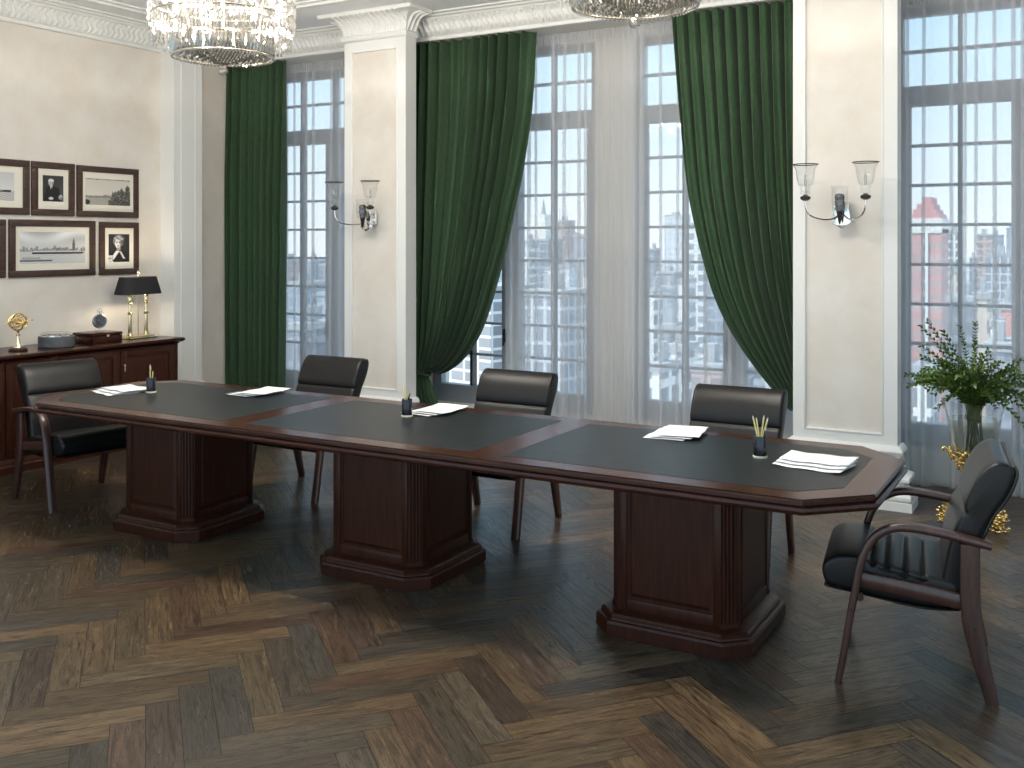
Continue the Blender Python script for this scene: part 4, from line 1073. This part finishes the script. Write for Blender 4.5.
M_ROOF = mat('grey_roof', (.40, .41, .43), .9); M_CREAMW = mat('cream_stone', (.78, .74, .68), .8); M_PINKROOF = mat('pink_stone', (.62, .30, .29), .8); M_TEAL = mat('teal_glass_roof', (.40, .62, .64), .4)
HOR = 241.85; TOW = []
def spot(u, d):      # point at depth d beyond the windows, seen in the direction of image column u
    k = (u-512)/1005.4; x, y = k*.86669-.49885, k*.49885+.86669
    return x*d, y*d
def zv(v, d): return CAMZ+(HOR-v)/1005.4*d
def tower(label, u0, u1, vtop, d, f, deep=None, parts=(), cat='building', rz=0.):
    ua = (u0+u1)/2; x, y = spot(ua, d); w = (u1-u0)/1005.4*d/math.cos(rz+R(0)) ; dp = deep or w
    # boxes aligned with the street grid, seen a little from the right like the window wall
    t = thing('building', label, cat, (x, y, GZ), rz, 'city buildings beyond the windows')
    h = zv(vtop, d)-GZ
    wx = w*.84; dy = dp*.8; TOW.append((x-wx/2-1, x+wx/2+1, y-1, y+dy+1))
    bm = B(); box(bm, -wx/2, wx/2, 0, dy, 0, h); obj('facade', bm, F[f], t, 0)
    bm = B(); box(bm, -wx/2-.2, wx/2+.2, -.2, dy+.2, h, h+1.0); box(bm, -wx*.25, wx*.1, dy*.3, dy*.6, h+.9, h+3.4); obj('roof', bm, M_ROOF, t, 0)
    return t, wx, dy, h
def crown(t, name, m, boxes):
    bm = B()
    for b in boxes: box(bm, *b)
    return obj(name, bm, m, t, 0)
def cone(t, name, m, x, y, z0, r, hgt, n=4):
    bm = B(); lathe(bm, [(r, z0), (r*.55, z0+hgt*.45), (.15, z0+hgt)], n, (x, y, 0)); return obj(name, bm, m, t, 0)
# right window
t, w, d_, h = tower('tall pink brick tower with stepped crown in the right window', 908, 943, 233, 260, 'pink', 18)
crown(t, 'white_band', M_CREAMW, [(-w/2-.2, w/2+.2, -.3, d_+.2, h, h+3.8)])
crown(t, 'stepped_crown', M_PINKROOF, [(-w*.5, w*.45, 0, d_, h+3.8, h+5), (-w*.40, w*.34, 0, d_, h+5, h+6.2), (-w*.28, w*.26, 0, d_*.9, h+6.2, h+7.6), (-w*.12, w*.18, .5, d_*.8, h+7.6, h+9.3)])
crown(t, 'window_strip', F['white'], [(-w*.06, w*.09, -.5, .2, 0, h)])
tower('white gridded tower just right of the pink tower', 947, 961, 234, 420, 'white', 14)
tower('narrow dark grey tower left of the pinkish one, right window', 969, 977, 259, 520, 'grey', 10)
tower('pinkish brown tower in the middle of the right window', 977, 992, 236, 480, 'brown', 14)
tower('blue grey slab tower beside the pinkish brown tower', 989, 1002, 236.5, 540, 'blue', 20)
tower('wide grey gridded office block in the right window', 984, 1016, 256, 330, 'gridg', 20)
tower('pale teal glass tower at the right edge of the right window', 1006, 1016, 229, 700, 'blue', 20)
tower('small tan tower with setbacks below the white gridded tower', 949, 959, 273, 300, 'tan', 8)
tower('broad dark grey building filling the lower middle of the right window', 946, 979, 302, 190, 'grey', 25)
tower('cream stone building behind the branches in the right window', 975, 990, 299, 170, 'tan', 9)
tower('white stepped apartment building low in the right window', 990, 1001, 327, 150, 'white', 8)
tower('low red brick building at the right of the right window', 1000, 1014, 310, 160, 'pink', 9)
tower('low white building at the bottom left of the right window', 912, 932, 374, 120, 'white', 9)
tower('low grey building at the bottom right of the right window', 985, 1014, 352, 120, 'grey', 12)
# middle-right window
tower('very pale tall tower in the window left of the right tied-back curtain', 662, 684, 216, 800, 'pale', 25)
tower('white striped slab tower right of the pale tall tower', 687, 705, 226, 330, 'stripe', 14)
tower('blue grey slab partly behind the right tied-back curtain', 704, 728, 265, 300, 'blue', 14)
tower('small dark grey rooftop tower at the left of the middle-right window', 648, 656, 250, 520, 'grey', 10)
tower('grey block beneath the pale tall tower', 654, 676, 274, 420, 'grey', 16)
tower('dark building with bright edges in the middle-right window', 660, 673, 290, 260, 'blue', 9)
tower('white apartment tower left in the middle-right window', 648, 655, 292, 240, 'white', 8)
tower('narrow white striped block right of the dark building', 676, 686, 283, 230, 'stripe', 9)
tower('grey building low in the middle-right window', 659, 674, 330, 170, 'grey', 9)
tower('white gridded block at the bottom of the middle-right window', 648, 664, 372, 120, 'white', 8)
tower('low pinkish building above the chair by the right curtain', 688, 724, 372, 130, 'brown', 9)
tower('small white block right of centre, low in the middle-right window', 664, 684, 352, 140, 'white', 8)
# middle-left window
t, w, d_, h = tower('grey tower with a pointed gothic crown in the middle-left window', 528, 551, 241, 450, 'grey', 18)
crown(t, 'stepped_crown', M_CREAMW, [(-w*.42, w*.36, 0, d_*.9, h, h+5), (-w*.32, w*.26, 1, d_*.7, h+5, h+9), (-w*.22, w*.16, 2, d_*.6, h+9, h+12)]); cone(t, 'spire', M_ROOF, -.3, d_*.3, h+12, w*.17, 7)
tower('white striped tower left of the gothic-crowned tower', 523, 531, 243, 400, 'stripe', 9)
t, w, d_, h = tower('slim pinkish tower with pinnacles in the middle-left window', 555, 567, 222, 520, 'brown', 14)
for sx in (-1, 1): cone(t, 'pinnacle', M_CREAMW, sx*w*.38, d_*.2, h, w*.12, 7)
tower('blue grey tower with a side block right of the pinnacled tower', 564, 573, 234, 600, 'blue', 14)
tower('broad grey slab tower beside the pier in the middle-left window', 572, 592, 237, 340, 'blue', 18)
tower('white narrow tower in front of the gothic-crowned tower', 543, 556, 270, 350, 'white', 9)
tower('pale tower beneath the pinnacled tower', 558, 571, 268, 330, 'pale', 9)
tower('slim white tower with dark windows by the window pier', 581, 589, 275, 210, 'white', 6)
tower('wide grey office block low in the middle-left window', 518, 572, 296, 160, 'gridg', 12)
tower('white balcony apartment block behind the left tied-back curtain', 420, 508, 291, 170, 'balc', 14, rz=-.25)
tower('brown block behind the chair in the middle-left window', 570, 584, 318, 170, 'brown', 9)
# left window
tower('pinkish tower at the edge of the straight green curtain', 276, 291, 262, 420, 'brown', 12)
t, w, d_, h = tower('grey tower with a domed top in the left window', 302, 313, 262, 520, 'blue', 14)
cone(t, 'dome', M_ROOF, 0, d_*.4, h, w*.5, 7, 12)
tower('dark grey tower left of the middle pilaster in the left window', 316, 332, 266, 440, 'grey', 14)
tower('broad blue grey block across the left window', 280, 312, 285, 300, 'blue', 14)
tower('narrow cream tower low in the left window', 308, 315, 326, 180, 'white', 6)
tower('grey block right of the cream tower in the left window', 313, 334, 296, 260, 'blue', 12)
tower('small tan block above the chair in the left window', 314, 322, 338, 160, 'tan', 6)
tower('grey low block at the bottom of the left window', 282, 308, 330, 150, 'grey', 10)
# ground and the uncountable low roofs between the towers
bm = B(); box(bm, -4000, 2500, 40, 5000, GZ-2, GZ); tag(obj('ground', bm, M_GROUND, None, 0), None, None, None, 'structure')
def lowrise():
    rng = random.Random(5); bm = B()
    for k in range(900):
        d = 200+rng.random()**1.6*1800; u = rng.uniform(250, 1030); x, y = spot(u, d)
        w, dp, h = rng.uniform(10, 26), rng.uniform(10, 26), rng.uniform(12, 45)+(rng.random() < .12)*rng.uniform(10, 30)
        if any(x-w/2 < b and x+w/2 > a and y < d2 and y+dp > c for a, b, c, d2 in TOW): continue
        box(bm, x-w/2, x+w/2, y, y+dp, GZ, GZ+h, mi=rng.randrange(4))
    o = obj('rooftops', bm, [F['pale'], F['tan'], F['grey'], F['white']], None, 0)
    tag(o, 'hazy carpet of low city buildings far below between the towers', 'buildings', None, 'stuff')
lowrise()

# ------------------------------------------------------------------ light
wd = bpy.data.worlds.new('world'); sc.world = wd; wd.use_nodes = True; nt = wd.node_tree; bg = nt.nodes['Background']
tc = nt.nodes.new('ShaderNodeTexCoord'); sx = nt.nodes.new('ShaderNodeSeparateXYZ'); rp = nt.nodes.new('ShaderNodeValToRGB')
nt.links.new(tc.outputs['Generated'], sx.inputs[0]); nt.links.new(sx.outputs[2], rp.inputs[0]); nt.links.new(rp.outputs[0], bg.inputs['Color'])
el = rp.color_ramp.elements
el[0].position = 0; el[0].color = (.86, .93, .99, 1)
el[1].position = .26; el[1].color = (.46, .76, 1.0, 1)
e = el.new(.10); e.color = (.70, .87, 1.0, 1)
bg.inputs['Strength'].default_value = 1.65
sd = bpy.data.lights.new('sun', 'SUN'); so = bpy.data.objects.new('sun', sd); COL.objects.link(so)
sd.energy = 5.8; sd.angle = R(2); sd.color = (1, .95, .88)
dv = Vector((.38, .38, -.84)).normalized(); so.rotation_euler = dv.to_track_quat('-Z', 'Y').to_euler()

vs2 = sc.view_settings
vs2.view_transform = 'Standard'; vs2.look = 'None'; vs2.exposure = 0; vs2.gamma = 1; vs2.use_curve_mapping = False
cy = sc.cycles
cy.use_denoising = True; cy.max_bounces = 10; cy.transparent_max_bounces = 40; cy.diffuse_bounces = 4; cy.glossy_bounces = 4
cy.sample_clamp_indirect = 6; cy.caustics_reflective = False; cy.caustics_refractive = False
